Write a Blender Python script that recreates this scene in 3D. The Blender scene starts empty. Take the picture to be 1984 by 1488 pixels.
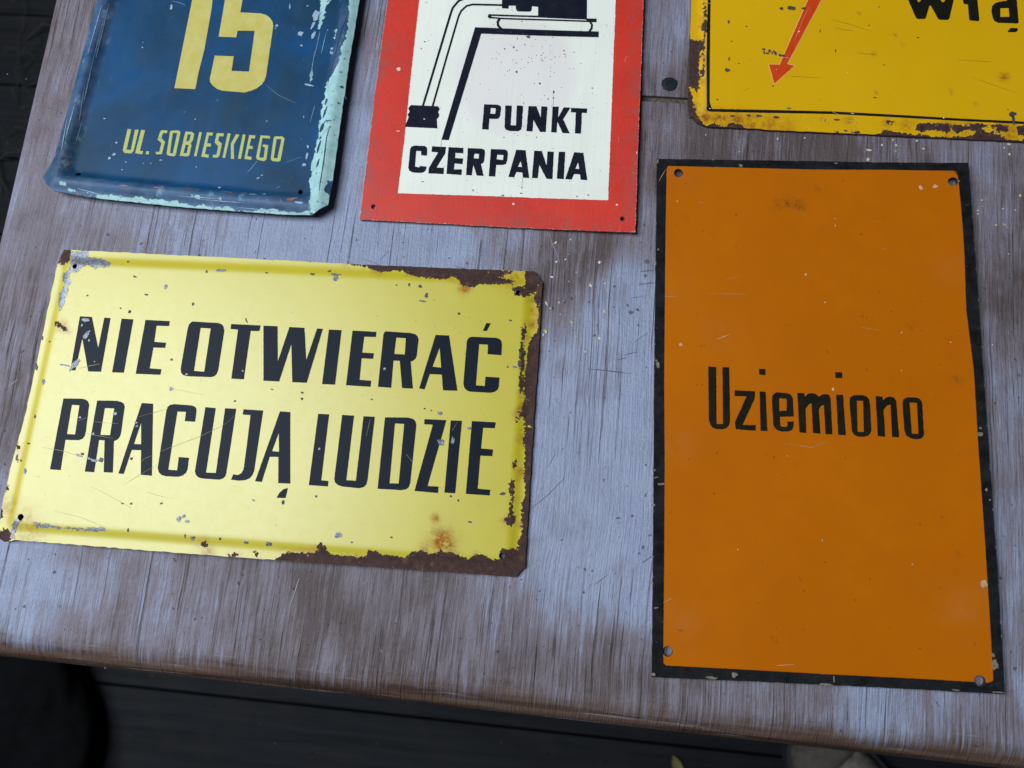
import bpy, math, random
import numpy as np
from mathutils import Vector, Matrix, noise
from mathutils.geometry import delaunay_2d_cdt

random.seed(7)
S = bpy.context.scene
COL = S.collection

# ------------------------------------------------------------------ camera
PW, PH = 1984, 1488
FPX, PITCH, ROLL, HC, TH = 1500.0, 0.20119, -0.24931, 0.44126, 0.33890
_c, _s = math.cos(PITCH), math.sin(PITCH)
_fwd = Vector((0, _s, -_c)); _up = Vector((0, _c, _s)); _rt = Vector((1, 0, 0))
_cr, _sr = math.cos(ROLL), math.sin(ROLL)
RZ = Matrix.Rotation(TH, 3, 'Z')
C_R = RZ @ (_cr * _rt + _sr * _up)
C_U = RZ @ (-_sr * _rt + _cr * _up)
C_F = RZ @ _fwd
CAM = Vector((0, 0, HC))
cd = bpy.data.cameras.new('camera')
cam = bpy.data.objects.new('camera', cd); COL.objects.link(cam)
cam.matrix_world = Matrix(((C_R.x, C_U.x, -C_F.x, CAM.x), (C_R.y, C_U.y, -C_F.y, CAM.y),
                           (C_R.z, C_U.z, -C_F.z, CAM.z), (0, 0, 0, 1)))
cd.sensor_width = 36; cd.lens = 36 * FPX / PW; cd.clip_start = 0.01; cd.clip_end = 60
cd.dof.use_dof = True; cd.dof.focus_distance = 0.455; cd.dof.aperture_fstop = 9.0
S.camera = cam

# ------------------------------------------------------------------ light
wd = bpy.data.worlds.new('World'); S.world = wd; wd.use_nodes = True
bg = wd.node_tree.nodes['Background']
bg.inputs[0].default_value = (0.60, 0.74, 1.0, 1); bg.inputs[1].default_value = 0.055

def area(name, loc, target, sx, sy, power, col):
    l = bpy.data.lights.new(name, 'AREA'); l.shape = 'RECTANGLE'; l.size = sx; l.size_y = sy
    l.energy = power; l.color = col
    o = bpy.data.objects.new(name, l); COL.objects.link(o); o.location = loc
    o.rotation_euler = (Vector(target) - Vector(loc)).to_track_quat('-Z', 'Y').to_euler()
    return o
area('daylight_opening', (-1.14, 0.14, 1.62), (-0.10, 0.05, 0), 1.05, 1.50, 66, (0.78, 0.90, 1.0))
S.view_settings.view_transform = 'Standard'; S.view_settings.look = 'None'
S.view_settings.exposure = 0.0; S.view_settings.gamma = 1.0
S.render.engine = 'CYCLES'

# ------------------------------------------------------------------ helpers
def P(x, y, z=0.0):
    d = C_R * ((x - PW / 2) / FPX) - C_U * ((y - PH / 2) / FPX) + C_F
    return CAM + d * ((z - HC) / d.z)

def link(name, me, parent=None):
    o = bpy.data.objects.new(name, me); COL.objects.link(o)
    if parent is not None: o.parent = parent
    return o

def empty(name, loc, rz, label, cat, group=None):
    o = bpy.data.objects.new(name, None); COL.objects.link(o)
    o.location = loc; o.rotation_euler = (0, 0, rz); o.empty_display_size = 0.03
    o['label'] = label; o['category'] = cat
    if group: o['group'] = group
    return o

def mesh(name, v, f, mats, smooth=True):
    me = bpy.data.meshes.new(name); me.from_pydata([tuple(map(float, a)) for a in v], [], f)
    for m in (mats if isinstance(mats, (list, tuple)) else [mats]): me.materials.append(m)
    if smooth: me.polygons.foreach_set('use_smooth', [True] * len(f))
    me.update(); return me

def fattr(me, name, vals):
    a = me.attributes.new(name, 'FLOAT', 'POINT'); a.data.foreach_set('value', np.asarray(vals, dtype=np.float32))

def pip(pts, poly):
    x, y = pts[:, 0], pts[:, 1]; ins = np.zeros(len(pts), bool); n = len(poly)
    for i in range(n):
        x1, y1 = poly[i]; x2, y2 = poly[(i + 1) % n]
        if y1 == y2: continue
        c = (y1 > y) != (y2 > y)
        ins ^= c & (x < (x2 - x1) * (y - y1) / (y2 - y1) + x1)
    return ins

def sdf(pts, polys):
    best = np.full(len(pts), 1e9); ins = np.zeros(len(pts), bool)
    for poly in polys:
        poly = np.asarray(poly, float)
        for i in range(len(poly)):
            a = poly[i]; b = poly[(i + 1) % len(poly)]; ab = b - a
            t = np.clip(((pts - a) @ ab) / max(ab @ ab, 1e-14), 0, 1)
            best = np.minimum(best, np.hypot(*(pts - a - t[:, None] * ab).T))
        ins |= pip(pts, poly)
    return np.where(ins, -best, best)

def resample(loop, step, jit=0.0, seed=0.0):
    out = []; n = len(loop)
    for i in range(n):
        a = np.array(loop[i], float); b = np.array(loop[(i + 1) % n], float)
        k = max(1, int(math.ceil(np.linalg.norm(b - a) / step)))
        nr = np.array([-(b - a)[1], (b - a)[0]]); nr /= max(np.linalg.norm(nr), 1e-12)
        for j in range(k):
            p = a + (b - a) * j / k
            if jit: p = p + nr * jit * (noise.noise(Vector((p[0] * 700 + seed, p[1] * 700, seed))) + .5 * noise.noise(Vector((p[0] * 1900, p[1] * 1900 + seed, 3))))
            out.append(tuple(p))
    return out

def circle(c, r, n=20, wob=0.0):
    return [(c[0] + r * (1 + wob * math.sin(3 * a + c[0] * 999)) * math.cos(a), c[1] + r * (1 + wob * math.cos(2 * a + c[1] * 999)) * math.sin(a))
            for a in [2 * math.pi * i / n for i in range(n)]]

def tri(outers, holes, spacing):
    """constrained triangulation: union of outers minus holes"""
    vs, es = [], []
    for lp in list(outers) + list(holes):
        b = len(vs); vs += [tuple(p) for p in lp]; es += [(b + i, b + (i + 1) % len(lp)) for i in range(len(lp))]
    if spacing:
        allp = np.array([p for lp in outers for p in lp]); lo, hi = allp.min(0), allp.max(0)
        gx, gy = np.meshgrid(np.arange(lo[0] + spacing / 2, hi[0], spacing), np.arange(lo[1] + spacing / 2, hi[1], spacing))
        g = np.c_[gx.ravel(), gy.ravel()]
        k = np.zeros(len(g), bool)
        for o in outers: k |= pip(g, o)
        for h in holes: k &= ~pip(g, h)
        g = g[k]
        bd = np.array(vs)
        keep = np.ones(len(g), bool)
        for p in bd: keep &= (np.abs(g[:, 0] - p[0]) + np.abs(g[:, 1] - p[1])) > spacing * .45
        vs += [tuple(p) for p in g[keep]]
    r = delaunay_2d_cdt([Vector(v) for v in vs], es, [], 0, 1e-7)
    V = np.array([(v.x, v.y) for v in r[0]]); Fc = np.array([f[:3] for f in r[2]])
    cen = V[Fc].mean(1)
    k = np.zeros(len(cen), bool)
    for o in outers: k |= pip(cen, o)
    for h in holes: k &= ~pip(cen, h)
    Fc = Fc[k]
    a, b, c = V[Fc[:, 0]], V[Fc[:, 1]], V[Fc[:, 2]]
    cr = (b[:, 0] - a[:, 0]) * (c[:, 1] - a[:, 1]) - (b[:, 1] - a[:, 1]) * (c[:, 0] - a[:, 0])
    Fc[cr < 0] = Fc[cr < 0][:, ::-1]
    used = np.unique(Fc); mp = -np.ones(len(V), int); mp[used] = np.arange(len(used))
    return V[used], mp[Fc]

def solid(name, V, Fc, zt, thick, mat, wallmat, parent):
    """plate: top sheet, bottom sheet and walls round every boundary edge"""
    n = len(V)
    top = np.c_[V, zt]; bot = np.c_[V, zt - thick]
    e = {}
    for f in Fc:
        for i in range(3):
            k = (int(f[i]), int(f[(i + 1) % 3]))
            if (k[1], k[0]) in e: del e[(k[1], k[0])]
            else: e[k] = 1
    verts = list(map(tuple, top)) + list(map(tuple, bot)); faces = [tuple(map(int, f)) for f in Fc]
    nt = len(faces)
    faces += [tuple(int(i) + n for i in f[::-1]) for f in Fc]
    for (a, b) in e:
        k = len(verts); verts += [tuple(top[a]), tuple(top[b]), tuple(bot[b]), tuple(bot[a])]
        faces.append((k + 1, k, k + 3, k + 2))
    me = mesh(name, verts, faces, [mat, wallmat])
    mi = np.zeros(len(faces), np.int32); mi[nt:] = 1
    me.polygons.foreach_set('material_index', mi); me.update()
    o = link(name, me, parent)
    return o, len(verts)

# ------------------------------------------------------------------ material helper
class M:
    def __init__(s, name, rough=.5, spec=.5, metal=0.0):
        s.m = bpy.data.materials.new(name); s.m.use_nodes = True; s.t = s.m.node_tree
        s.b = s.t.nodes['Principled BSDF']
        s.b.inputs['Roughness'].default_value = rough; s.b.inputs['Metallic'].default_value = metal
        s.b.inputs['Specular IOR Level'].default_value = spec
        s.tc = s.t.nodes.new('ShaderNodeTexCoord').outputs['Object']
    def n(s, t, **k):
        x = s.t.nodes.new(t)
        for a, b in k.items(): setattr(x, a, b)
        return x
    def set(s, sock, v):
        if hasattr(v, 'is_output') or isinstance(v, bpy.types.NodeSocket): s.t.links.new(v, sock)
        else: sock.default_value = v
    def mp(s, sc=(1, 1, 1), loc=(0, 0, 0), rot=0, vec=None):
        x = s.n('ShaderNodeMapping'); s.set(x.inputs[0], vec or s.tc)
        x.inputs['Scale'].default_value = sc; x.inputs['Location'].default_value = loc; x.inputs['Rotation'].default_value = (0, 0, rot)
        return x.outputs[0]
    def noise(s, scale, det=4, rough=.55, vec=None, dist=0.0, w=None):
        x = s.n('ShaderNodeTexNoise'); s.set(x.inputs['Vector'], vec or s.tc)
        x.inputs['Scale'].default_value = scale; x.inputs['Detail'].default_value = det
        x.inputs['Roughness'].default_value = rough; x.inputs['Distortion'].default_value = dist
        return x.outputs['Fac']
    def vor(s, scale, feat='F1', vec=None):
        x = s.n('ShaderNodeTexVoronoi', feature=feat); s.set(x.inputs['Vector'], vec or s.tc); x.inputs['Scale'].default_value = scale
        return x.outputs['Distance']
    def math(s, op, a, b=0.0, c=None, clamp=False):
        x = s.n('ShaderNodeMath', operation=op, use_clamp=clamp); s.set(x.inputs[0], a); s.set(x.inputs[1], b)
        if c is not None: s.set(x.inputs[2], c)
        return x.outputs[0]
    def rng(s, v, a, b, c=0.0, d=1.0, smooth=False):
        x = s.n('ShaderNodeMapRange', interpolation_type='SMOOTHSTEP' if smooth else 'LINEAR'); s.set(x.inputs[0], v)
        for i, q in enumerate((a, b, c, d)): s.set(x.inputs[i + 1], q)
        return x.outputs[0]
    def mix(s, f, a, b, mode='MIX'):
        x = s.n('ShaderNodeMix', data_type='RGBA', blend_type=mode)
        s.set(x.inputs[0], f)
        for i, v in ((6, a), (7, b)): s.set(x.inputs[i], v if not isinstance(v, tuple) else (*v[:3], 1))
        return x.outputs[2]
    def mixf(s, f, a, b):
        x = s.n('ShaderNodeMix', data_type='FLOAT'); s.set(x.inputs[0], f); s.set(x.inputs[2], a); s.set(x.inputs[3], b)
        return x.outputs[0]
    def attr(s, name):
        return s.n('ShaderNodeAttribute', attribute_name=name).outputs['Fac']
    def bump(s, h, strength=.3, dist=.001, nrm=None):
        x = s.n('ShaderNodeBump'); x.inputs['Strength'].default_value = strength; x.inputs['Distance'].default_value = dist
        s.set(x.inputs['Height'], h)
        if nrm is not None: s.set(x.inputs['Normal'], nrm)
        return x.outputs[0]
    def out(s, col=None, rough=None, nrm=None, metal=None):
        if col is not None: s.set(s.b.inputs['Base Color'], col if not isinstance(col, tuple) else (*col[:3], 1))
        if rough is not None: s.set(s.b.inputs['Roughness'], rough)
        if nrm is not None: s.set(s.b.inputs['Normal'], nrm)
        if metal is not None: s.set(s.b.inputs['Metallic'], metal)
        return s.m
    def ragged(s, name, amp, sc=420, edge=.00012, amp2=None, vec=None):
        """0..1 mask of a distance attribute with a chipped outline"""
        d = s.attr(name)
        d = s.math('ADD', d, s.math('MULTIPLY', s.math('SUBTRACT', s.noise(sc, 5, .62, vec), .5), amp))
        if amp2: d = s.math('ADD', d, s.math('MULTIPLY', s.math('SUBTRACT', s.noise(110, 3, .5), .5), amp2))
        return s.rng(d, edge, -edge), d

def rgb(h, k=1.0):
    v = [int(h[i:i + 2], 16) / 255 for i in (0, 2, 4)]
    return tuple(k * (c / 12.92 if c <= .04045 else ((c + .055) / 1.055) ** 2.4) for c in v)

def plain(name, col, rough=.5, var=.25, sc=300, bs=.15, spec=.5, metal=0.0):
    m = M(name, rough, spec, metal); n1 = m.noise(sc, 5, .6)
    c = m.mix(m.rng(n1, .3, .7), tuple(x * (1 - var) for x in col), tuple(min(1, x * (1 + var)) for x in col))
    return m.out(c, m.rng(n1, .3, .7, rough * .85, min(1, rough * 1.15)), m.bump(n1, bs, .0004))

# ---- paint on the signs
def mat_yellow(name, base, base2, fade, spec=.5):
    m = M(name, .5, spec)
    big = m.noise(14, 4, .6); mid = m.noise(90, 5, .6); fine = m.noise(1500, 3, .6)
    c = m.mix(m.rng(big, .35, .7), base, base2)
    c = m.mix(m.math('MULTIPLY', m.rng(mid, .5, .75), .35), c, fade)
    # grime specks and light hair scratches
    sp = m.rng(m.noise(520, 2, .5), .70, .76); c = m.mix(m.math('MULTIPLY', sp, .55), c, (.16, .11, .03))
    sc = m.rng(m.noise(1.0, 3, .6, m.mp((60, 900, 1), rot=.12)), .70, .78); c = m.mix(m.math('MULTIPLY', sc, .25), c, (.25, .17, .03))
    # rust stain (soft blobs)
    rs = m.math('MULTIPLY', m.attr('rust'), m.rng(m.noise(300, 6, .75), .34, .56)); c = m.mix(m.math('MINIMUM', rs, 1.0), c, m.mix(m.rng(m.noise(420, 5, .7), .35, .65), (.13, .038, .008), (.46, .16, .012)))
    # bare zinc
    kb, db = m.ragged('bare', .006, 380)
    zn = m.noise(700, 5, .7); zc = m.mix(m.rng(zn, .38, .62), (.050, .046, .052), (.24, .24, .27))
    c = m.mix(kb, c, zc)
    # worn to brown iron, pale broken lip round it
    kw, dw = m.ragged('wear', .0052, 620, .00012, .003)
    fl = m.math('MULTIPLY', m.rng(m.noise(480, 5, .65), .655, .675), m.rng(dw, -.0040, -.0010)); kw = m.math('MULTIPLY', kw, m.math('SUBTRACT', 1.0, fl))
    lip = m.math('MULTIPLY', m.rng(dw, .00065, .0002), m.rng(m.noise(600, 3, .6), .38, .6)); c = m.mix(m.math('MULTIPLY', lip, .6), c, tuple(min(.95, q * 1.3 + .06) for q in base))
    halo = m.math('MULTIPLY', m.rng(dw, .0042, .0002), m.rng(m.noise(85, 5, .65), .50, .64)); c = m.mix(m.math('MULTIPLY', halo, .75), c, m.mix(m.rng(m.noise(380, 5, .7), .4, .65), (.46, .20, .012), (.22, .075, .012)))
    iron = m.mix(m.rng(m.noise(300, 6, .7), .3, .72), (.036, .018, .015), (.078, .042, .036))
    iron = m.mix(m.math('MULTIPLY', m.rng(m.noise(150, 5, .7), .58, .72), .7), iron, (.16, .060, .022))
    c = m.mix(kw, c, iron)
    r = m.rng(m.noise(200, 4, .6), .3, .7, .385, .415); r = m.mixf(kw, r, .62); r = m.mixf(kb, r, .42)
    h = m.math('ADD', m.math('MULTIPLY', fine, .05), m.math('MULTIPLY', m.math('MAXIMUM', kw, kb), -1.0))
    h = m.math('ADD', h, m.math('MULTIPLY', m.math('MULTIPLY', kw, m.noise(900, 4, .7)), .7))
    m.set(m.b.inputs['Specular IOR Level'], m.mixf(m.math('MAXIMUM', kw, m.math('MINIMUM', rs, 1.0)), spec, .06))
    return m.out(c, r, m.bump(h, .55, .00025), m.math('MULTIPLY', kb, .25))

def mat_ink(name, col, col2, rough=.42, wear=(.3, .3, .3), amount=.0, bs=.12, spec=.05):
    m = M(name, .5, spec)
    n1 = m.noise(160, 5, .6); n2 = m.noise(1300, 3, .6)
    c = m.mix(m.rng(n1, .3, .7), col, col2)
    sp = m.rng(m.noise(430, 4, .65), .72 - amount, .78 - amount); c = m.mix(m.math('MULTIPLY', sp, .8), c, wear)
    return m.out(c, m.rng(n1, .3, .7, rough * .9, rough * 1.1), m.bump(m.math('ADD', m.math('MULTIPLY', n1, .5), m.math('MULTIPLY', n2, .2)), bs, .0003))

def mat_blue():
    m = M('blue_sign_paint', .5, .16)
    big = m.noise(16, 5, .6, dist=.6); mid = m.noise(60, 5, .65)
    st = m.noise(1.0, 5, .65, m.mp((120, 12, 1)))
    c = m.mix(m.rng(big, .34, .64), (.0065, .030, .060), (.0045, .056, .150))
    c = m.mix(m.math('MULTIPLY', m.rng(mid, .45, .7), .45), c, (.016, .048, .078))
    c = m.mix(m.math('MULTIPLY', m.rng(st, .55, .75), .30), c, (.028, .07, .14))
    # rubbed rim: greyer, with pinkish primer showing
    rim = m.attr('rim')
    rub = m.math('MULTIPLY', rim, m.rng(m.noise(75, 5, .65), .30, .70)); c = m.mix(m.math('MULTIPLY', rub, .75), c, (.090, .135, .215))
    pk = m.math('MULTIPLY', rim, m.rng(m.noise(120, 5, .7), .60, .74)); c = m.mix(m.math('MULTIPLY', pk, .5), c, (.30, .15, .16))
    al = m.math('MULTIPLY', rim, m.rng(m.noise(1.0, 5, .6, m.mp((90, 60, 1), rot=.3)), .58, .66)); c = m.mix(m.math('MULTIPLY', al, .4), c, (.26, .40, .50))
    # white nicks
    nk = m.rng(m.noise(240, 3, .5), .735, .75); c = m.mix(nk, c, (.24, .32, .42))
    sc = m.rng(m.noise(1.0, 3, .6, m.mp((700, 40, 1), rot=.25)), .74, .80); c = m.mix(m.math('MULTIPLY', sc, .35), c, (.25, .35, .5))
    km, dm = m.ragged('mint', .0055, 300, .00018, .005)
    pit = m.rng(m.noise(330, 6, .75), .615, .64)
    mint = m.mix(m.rng(m.noise(140, 5, .65), .3, .7), (.24, .40, .39), (.38, .54, .51))
    mint = m.mix(m.math('MULTIPLY', pit, .85), mint, (.03, .06, .09))
    c = m.mix(km, c, mint)
    r = m.mixf(km, m.rng(mid, .3, .7, .38, .52), .55)
    h = m.math('ADD', m.math('MULTIPLY', m.noise(700, 4, .6), .25), m.math('MULTIPLY', m.math('SUBTRACT', km, m.math('MULTIPLY', pit, km)), .8))
    return m.out(c, r, m.bump(h, .5, .0004))

def mat_red():
    m = M('red_sign_paint', .5, .35)
    c = m.mix(m.rng(m.noise(25, 5, .6), .35, .7), (.50, .023, .011), (.58, .030, .013))
    c = m.mix(m.math('MULTIPLY', m.rng(m.noise(1200, 3, .7), .60, .74), .5), c, (.68, .14, .09))
    c = m.mix(m.math('MULTIPLY', m.rng(m.noise(1.0, 3, .6, m.mp((900, 55, 1), rot=.06)), .72, .80), .7), c, (.75, .32, .25))
    d = m.attr('edge_distance')
    g = m.math('MULTIPLY', m.rng(d, .012, .0), m.rng(m.noise(120, 5, .7), .45, .70)); c = m.mix(m.math('MULTIPLY', g, .75), c, (.17, .075, .065)); c = m.mix(m.math('MULTIPLY', m.rng(m.noise(34, 6, .7), .52, .72), .35), c, (.30, .05, .04))
    nk = m.rng(m.math('ADD', d, m.math('MULTIPLY', m.math('SUBTRACT', m.noise(700, 4, .6), .5), .0022)), .0002, -.0002); c = m.mix(nk, c, (.55, .38, .34))
    h = m.math('ADD', m.noise(1.0, 4, .6, m.mp((900, 30, 1))), m.math('MULTIPLY', m.noise(1400, 3, .6), .6))
    return m.out(c, m.rng(m.noise(300, 4, .6), .3, .7, .40, .52), m.bump(h, .30, .0002))

def mat_cream():
    m = M('cream_panel_paint', .5, .3)
    c = m.mix(m.rng(m.noise(18, 5, .6), .3, .7), (.68, .650, .560), (.75, .718, .62))
    c = m.mix(m.math('MULTIPLY', m.attr('pink'), .42), c, (.64, .52, .52))
    st = m.noise(1.0, 4, .6, m.mp((420, 9, 1))); c = m.mix(m.math('MULTIPLY', m.rng(st, .5, .75), .22), c, (.50, .52, .47))
    c = m.mix(m.math('MULTIPLY', m.rng(m.noise(330, 3, .6), .70, .735), .75), c, (.20, .18, .16))
    c = m.mix(m.math('MULTIPLY', m.rng(m.noise(60, 5, .7), .60, .78), .25), c, (.45, .42, .40))
    h = m.math('ADD', m.noise(1.0, 4, .6, m.mp((1000, 25, 1))), m.math('MULTIPLY', m.noise(1200, 3, .6), .3))
    return m.out(c, m.rng(st, .3, .7, .42, .52), m.bump(h, .28, .0002))

def mat_orange():
    m = M('orange_and_black_paint', .5, .05)
    c = m.mix(m.rng(m.noise(10, 4, .6), .3, .7), (.415, .098, .0008), (.465, .116, .0012))
    c = m.mix(m.math('MULTIPLY', m.rng(m.noise(70, 5, .65), .42, .75), .35), c, (.37, .092, .003))
    c = m.mix(m.math('MULTIPLY', m.attr('rust'), m.rng(m.noise(330, 5, .7), .38, .62)), c, (.10, .035, .008))
    c = m.mix(m.math('MULTIPLY', m.rng(m.noise(260, 2, .5), .725, .75), .6), c, (.16, .06, .01))
    c = m.mix(m.math('MULTIPLY', m.rng(m.noise(1.0, 3, .6, m.mp((50, 1100, 1), rot=.2)), .755, .80), .7), c, (.85, .52, .16))
    hz = m.math('MULTIPLY', m.attr('haze'), m.rng(m.noise(60, 5, .7), .40, .70)); c = m.mix(m.math('MULTIPLY', hz, .10), c, (.50, .24, .14))
    k, d = m.ragged('panel', .0005, 330, .00012)
    b = m.mix(m.rng(m.noise(150, 5, .6), .3, .75), (.006, .006, .006), (.020, .020, .021))
    b = m.mix(m.math('MULTIPLY', m.rng(m.noise(1.0, 4, .6, m.mp((260, 700, 1), rot=.5)), .66, .74), .55), b, (.12, .13, .14))
    e = m.attr('edge_distance')
    nk = m.rng(m.math('ADD', e, m.math('MULTIPLY', m.math('SUBTRACT', m.noise(260, 5, .65), .5), .0042)), -.0003, -.0006); b = m.mix(nk, b, (.38, .28, .17))
    c = m.mix(k, b, c)
    r = m.mixf(k, m.rng(m.noise(200, 5, .6), .3, .7, .26, .42), m.rng(m.noise(200, 5, .6), .3, .7, .50, .62))
    h = m.math('ADD', m.math('MULTIPLY', m.noise(900, 4, .6), .5), m.math('MULTIPLY', k, .4))
    return m.out(c, r, m.bump(h, .25, .0002))

def mat_table():
    m = M('whitewashed_wood', .5, .32)
    # wander of the brush
    wob = m.noise(5, 3, .5); sx = m.n('ShaderNodeSeparateXYZ'); m.set(sx.inputs[0], m.tc)
    cx = m.n('ShaderNodeCombineXYZ')
    m.set(cx.inputs[0], m.math('ADD', sx.outputs[0], m.math('MULTIPLY', m.math('SUBTRACT', wob, .5), .014)))
    m.set(cx.inputs[1], sx.outputs[1]); m.set(cx.inputs[2], m.math('MULTIPLY', sx.outputs[2], .3))
    v = cx.outputs[0]
    f1 = m.noise(1.0, 6, .7, m.mp((900, 30, 40), vec=v)); f2 = m.noise(1.0, 6, .72, m.mp((360, 22, 20), vec=v)); f3 = m.noise(1.0, 5, .65, m.mp((60, 9, 10), vec=v))
    pt = m.noise(22, 5, .62)
    cov = m.math('MULTIPLY_ADD', m.attr('cover'), 1.75, -.42); gate = m.rng(m.noise(11, 4, .6), .32, .68, .45, 1.5)
    a = m.math('ADD', cov, m.math('MULTIPLY', m.math('MULTIPLY', m.math('SUBTRACT', f1, .5), gate), 1.15))
    a = m.math('ADD', a, m.math('MULTIPLY', m.math('MULTIPLY', m.math('SUBTRACT', f2, .5), gate), 1.05))
    a = m.math('ADD', a, m.math('MULTIPLY', m.math('SUBTRACT', f3, .5), 1.0))
    a = m.math('ADD', a, m.math('MULTIPLY', m.math('SUBTRACT', pt, .5), 1.3))
    wood = m.mix(m.rng(f2, .3, .7), (.068, .044, .042), (.118, .082, .080))
    mid = m.mix(m.rng(m.noise(30, 4, .6), .3, .7), (.158, .123, .142), (.192, .157, .180))
    pale = m.mix(m.rng(m.noise(45, 4, .6), .3, .7), (.225, .238, .325), (.285, .300, .400))
    c = m.mix(m.rng(a, .02, .36), wood, mid); c = m.mix(m.rng(a, .42, .88), c, pale)
    # cracks of the grain
    ck = m.rng(m.noise(1.0, 3, .55, m.mp((420, 4.2, 30), loc=(3, 1, 0), vec=v)), .655, .685)
    ck = m.math('MAXIMUM', ck, m.math('MULTIPLY', m.rng(m.noise(1.0, 4, .6, m.mp((700, 7, 30), loc=(9, 4, 0), vec=v)), .62, .66), m.rng(gate, .8, 1.2))); c = m.mix(m.math('MULTIPLY', ck, .6), c, (.055, .038, .040))
    # dark specks, knocks
    sp = m.rng(m.noise(230, 3, .55), .70, .735); c = m.mix(m.math('MULTIPLY', sp, .75), c, (.040, .036, .048))
    # edge rubbed back to brown
    ed = m.attr('edge_distance'); fe = m.noise(1.0, 4, .6, m.mp((9, 260, 120)))
    k = m.rng(m.math('ADD', ed, m.math('ADD', m.math('MULTIPLY', m.math('SUBTRACT', f2, .5), .034), m.math('MULTIPLY', m.math('SUBTRACT', m.noise(28, 4, .6), .5), .022))), .0190, .0060)
    br = m.mix(m.rng(fe, .35, .65), (.050, .026, .018), (.150, .090, .064))
    br = m.mix(m.math('MULTIPLY', m.rng(m.noise(1.0, 4, .6, m.mp((14, 420, 200))), .60, .70), .6), br, (.36, .33, .34))
    c = m.mix(k, c, br)
    r = m.mixf(m.rng(a, .3, .9), .55, .36); r = m.mixf(k, r, .45)
    gr = m.noise(420, 4, .6)
    h = m.math('ADD', m.math('MULTIPLY', f1, .8), m.math('ADD', m.math('MULTIPLY', f2, .8), m.math('MULTIPLY', gr, .45)))
    h = m.math('SUBTRACT', h, m.math('ADD', ck, m.math('MULTIPLY', sp, .6)))
    return m.out(c, r, m.bump(h, .9, .0011))

MT_TABLE = mat_table()
MT_RAW = plain('raw_brown_wood', (.085, .068, .048), .8, .6, 420, .6, .2)

# ================================================================== table
yf, xl = -0.0975, -0.3605          # front and left edges of the top
XN, YS = 0.0, 0.0
pn = P(1080, 195); XN, YS = pn.x - .06, P(1290, 199).y
table = empty('table', (0, 0, 0), 0, 'whitewashed wooden table top with worn brown front edge, signs laid out on it', 'table')
COVER = [(90, 60, .45), (60, 300, .5), (30, 600, .40), (60, 800, .36), (300, 430, .62), (450, 450, .72), (640, 470, .95), (700, 300, .70), (715, 60, .55), (560, 440, .9),
         (850, 470, .8), (1000, 480, .5), (1100, 520, .28), (1130, 480, .28), (1200, 560, .75), (1250, 640, .92), (1150, 760, .72), (1200, 900, 1.0), (1240, 820, 1.1),
         (1100, 1000, .8), (1250, 1000, 1.0), (1060, 1100, .65), (1200, 1150, .75), (1000, 1200, .52), (800, 1150, .38), (600, 1150, .30), (400, 1120, .40), (200, 1100, .60),
         (60, 1090, .75), (30, 1180, .7), (250, 1200, .45), (500, 1230, .4), (800, 1280, .33), (1050, 1290, .36), (1200, 1280, .32), (1280, 50, .58), (1290, 250, .36),
         (1400, 280, .22), (1600, 290, .22), (1750, 290, .38), (1900, 330, .50), (1960, 330, .30), (1930, 500, .40), (1960, 800, .52), (1950, 1100, .58), (1700, 1370, .68),
         (1500, 1340, .42), (1900, 1400, .5), (1350, 1330, .38), (130, 500, .45), (100, 1000, .6)]
CP = np.array([(*P(x, y)[:2], c) for x, y, c in COVER])
def cover(V):
    d = ((V[:, None, :2] - CP[None, :, :2]) ** 2).sum(2) + 2e-5
    w = d ** -1.6
    return (w * CP[:, 2]).sum(1) / w.sum(1)

def board(name, x0, x1, y0, y1, rl, rf, thick, notch=None, label=None):
    """slab with a rounded left (rl) and front (rf) edge"""
    def axis(a, b, r, extra):
        s = []
        if r:
            for i in range(9):
                t = math.pi / 2 * i / 8; s.append((a + r * (1 - math.sin(t)) if False else a + r * (1 - math.cos(t)), -r * (1 - math.sin(t))))
            a = a + r
        n = int((b - a) / .006); reg = [a + (b - a) * i / n for i in range(n + 1)] + extra
        reg = sorted(set(round(q, 6) for q in reg))
        if r: reg = [q for q in reg if q > a + 1e-5]
        return s + [(q, 0) for q in reg]
    ex = [notch[0]] if notch else []; ey = [notch[1]] if notch else []
    X = axis(x0, x1, rl, ex); Y = axis(y0, y1, rf, ey)
    nx, ny = len(X), len(Y)
    V = [(x, y, max(zx + zy, -max(rl, rf, 1e-6))) for (y, zy) in Y for (x, zx) in X]
    F = []
    for j in range(ny - 1):
        for i in range(nx - 1):
            if notch and X[i][0] >= notch[0] - 1e-5 and Y[j][0] >= notch[1] - 1e-5: continue
            F.append((j * nx + i, j * nx + i + 1, (j + 1) * nx + i + 1, (j + 1) * nx + i))
    nt = len(F)
    e = {}
    for f in F:
        for i in range(4):
            k = (f[i], f[(i + 1) % 4])
            if (k[1], k[0]) in e: del e[(k[1], k[0])]
            else: e[k] = 1
    for (a, b) in e:
        k = len(V); V += [V[a], V[b], (V[b][0], V[b][1], -thick), (V[a][0], V[a][1], -thick)]
        F.append((k + 1, k, k + 3, k + 2))
    me = mesh(name, V, F, [MT_TABLE]); A = np.array(V)
    fattr(me, 'cover', cover(A) - .12 * (A[:, 2] < -.004))
    fattr(me, 'edge_distance', (A[:, 1] - y0 + A[:, 2] * .6) if rf else np.full(len(A), 1.0))
    o = link(name, me, table)
    if label: o['label'] = label
    return o
board_a = board('board', xl, .62, yf, .75, .006, .016, .030, (XN, YS))
g = .0042
board_b = board('board', XN + .0006, .62, YS + g,   .75, 0, 0, .030, None, 'inset board ending at an open joint, with a dark screw in it')
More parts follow.
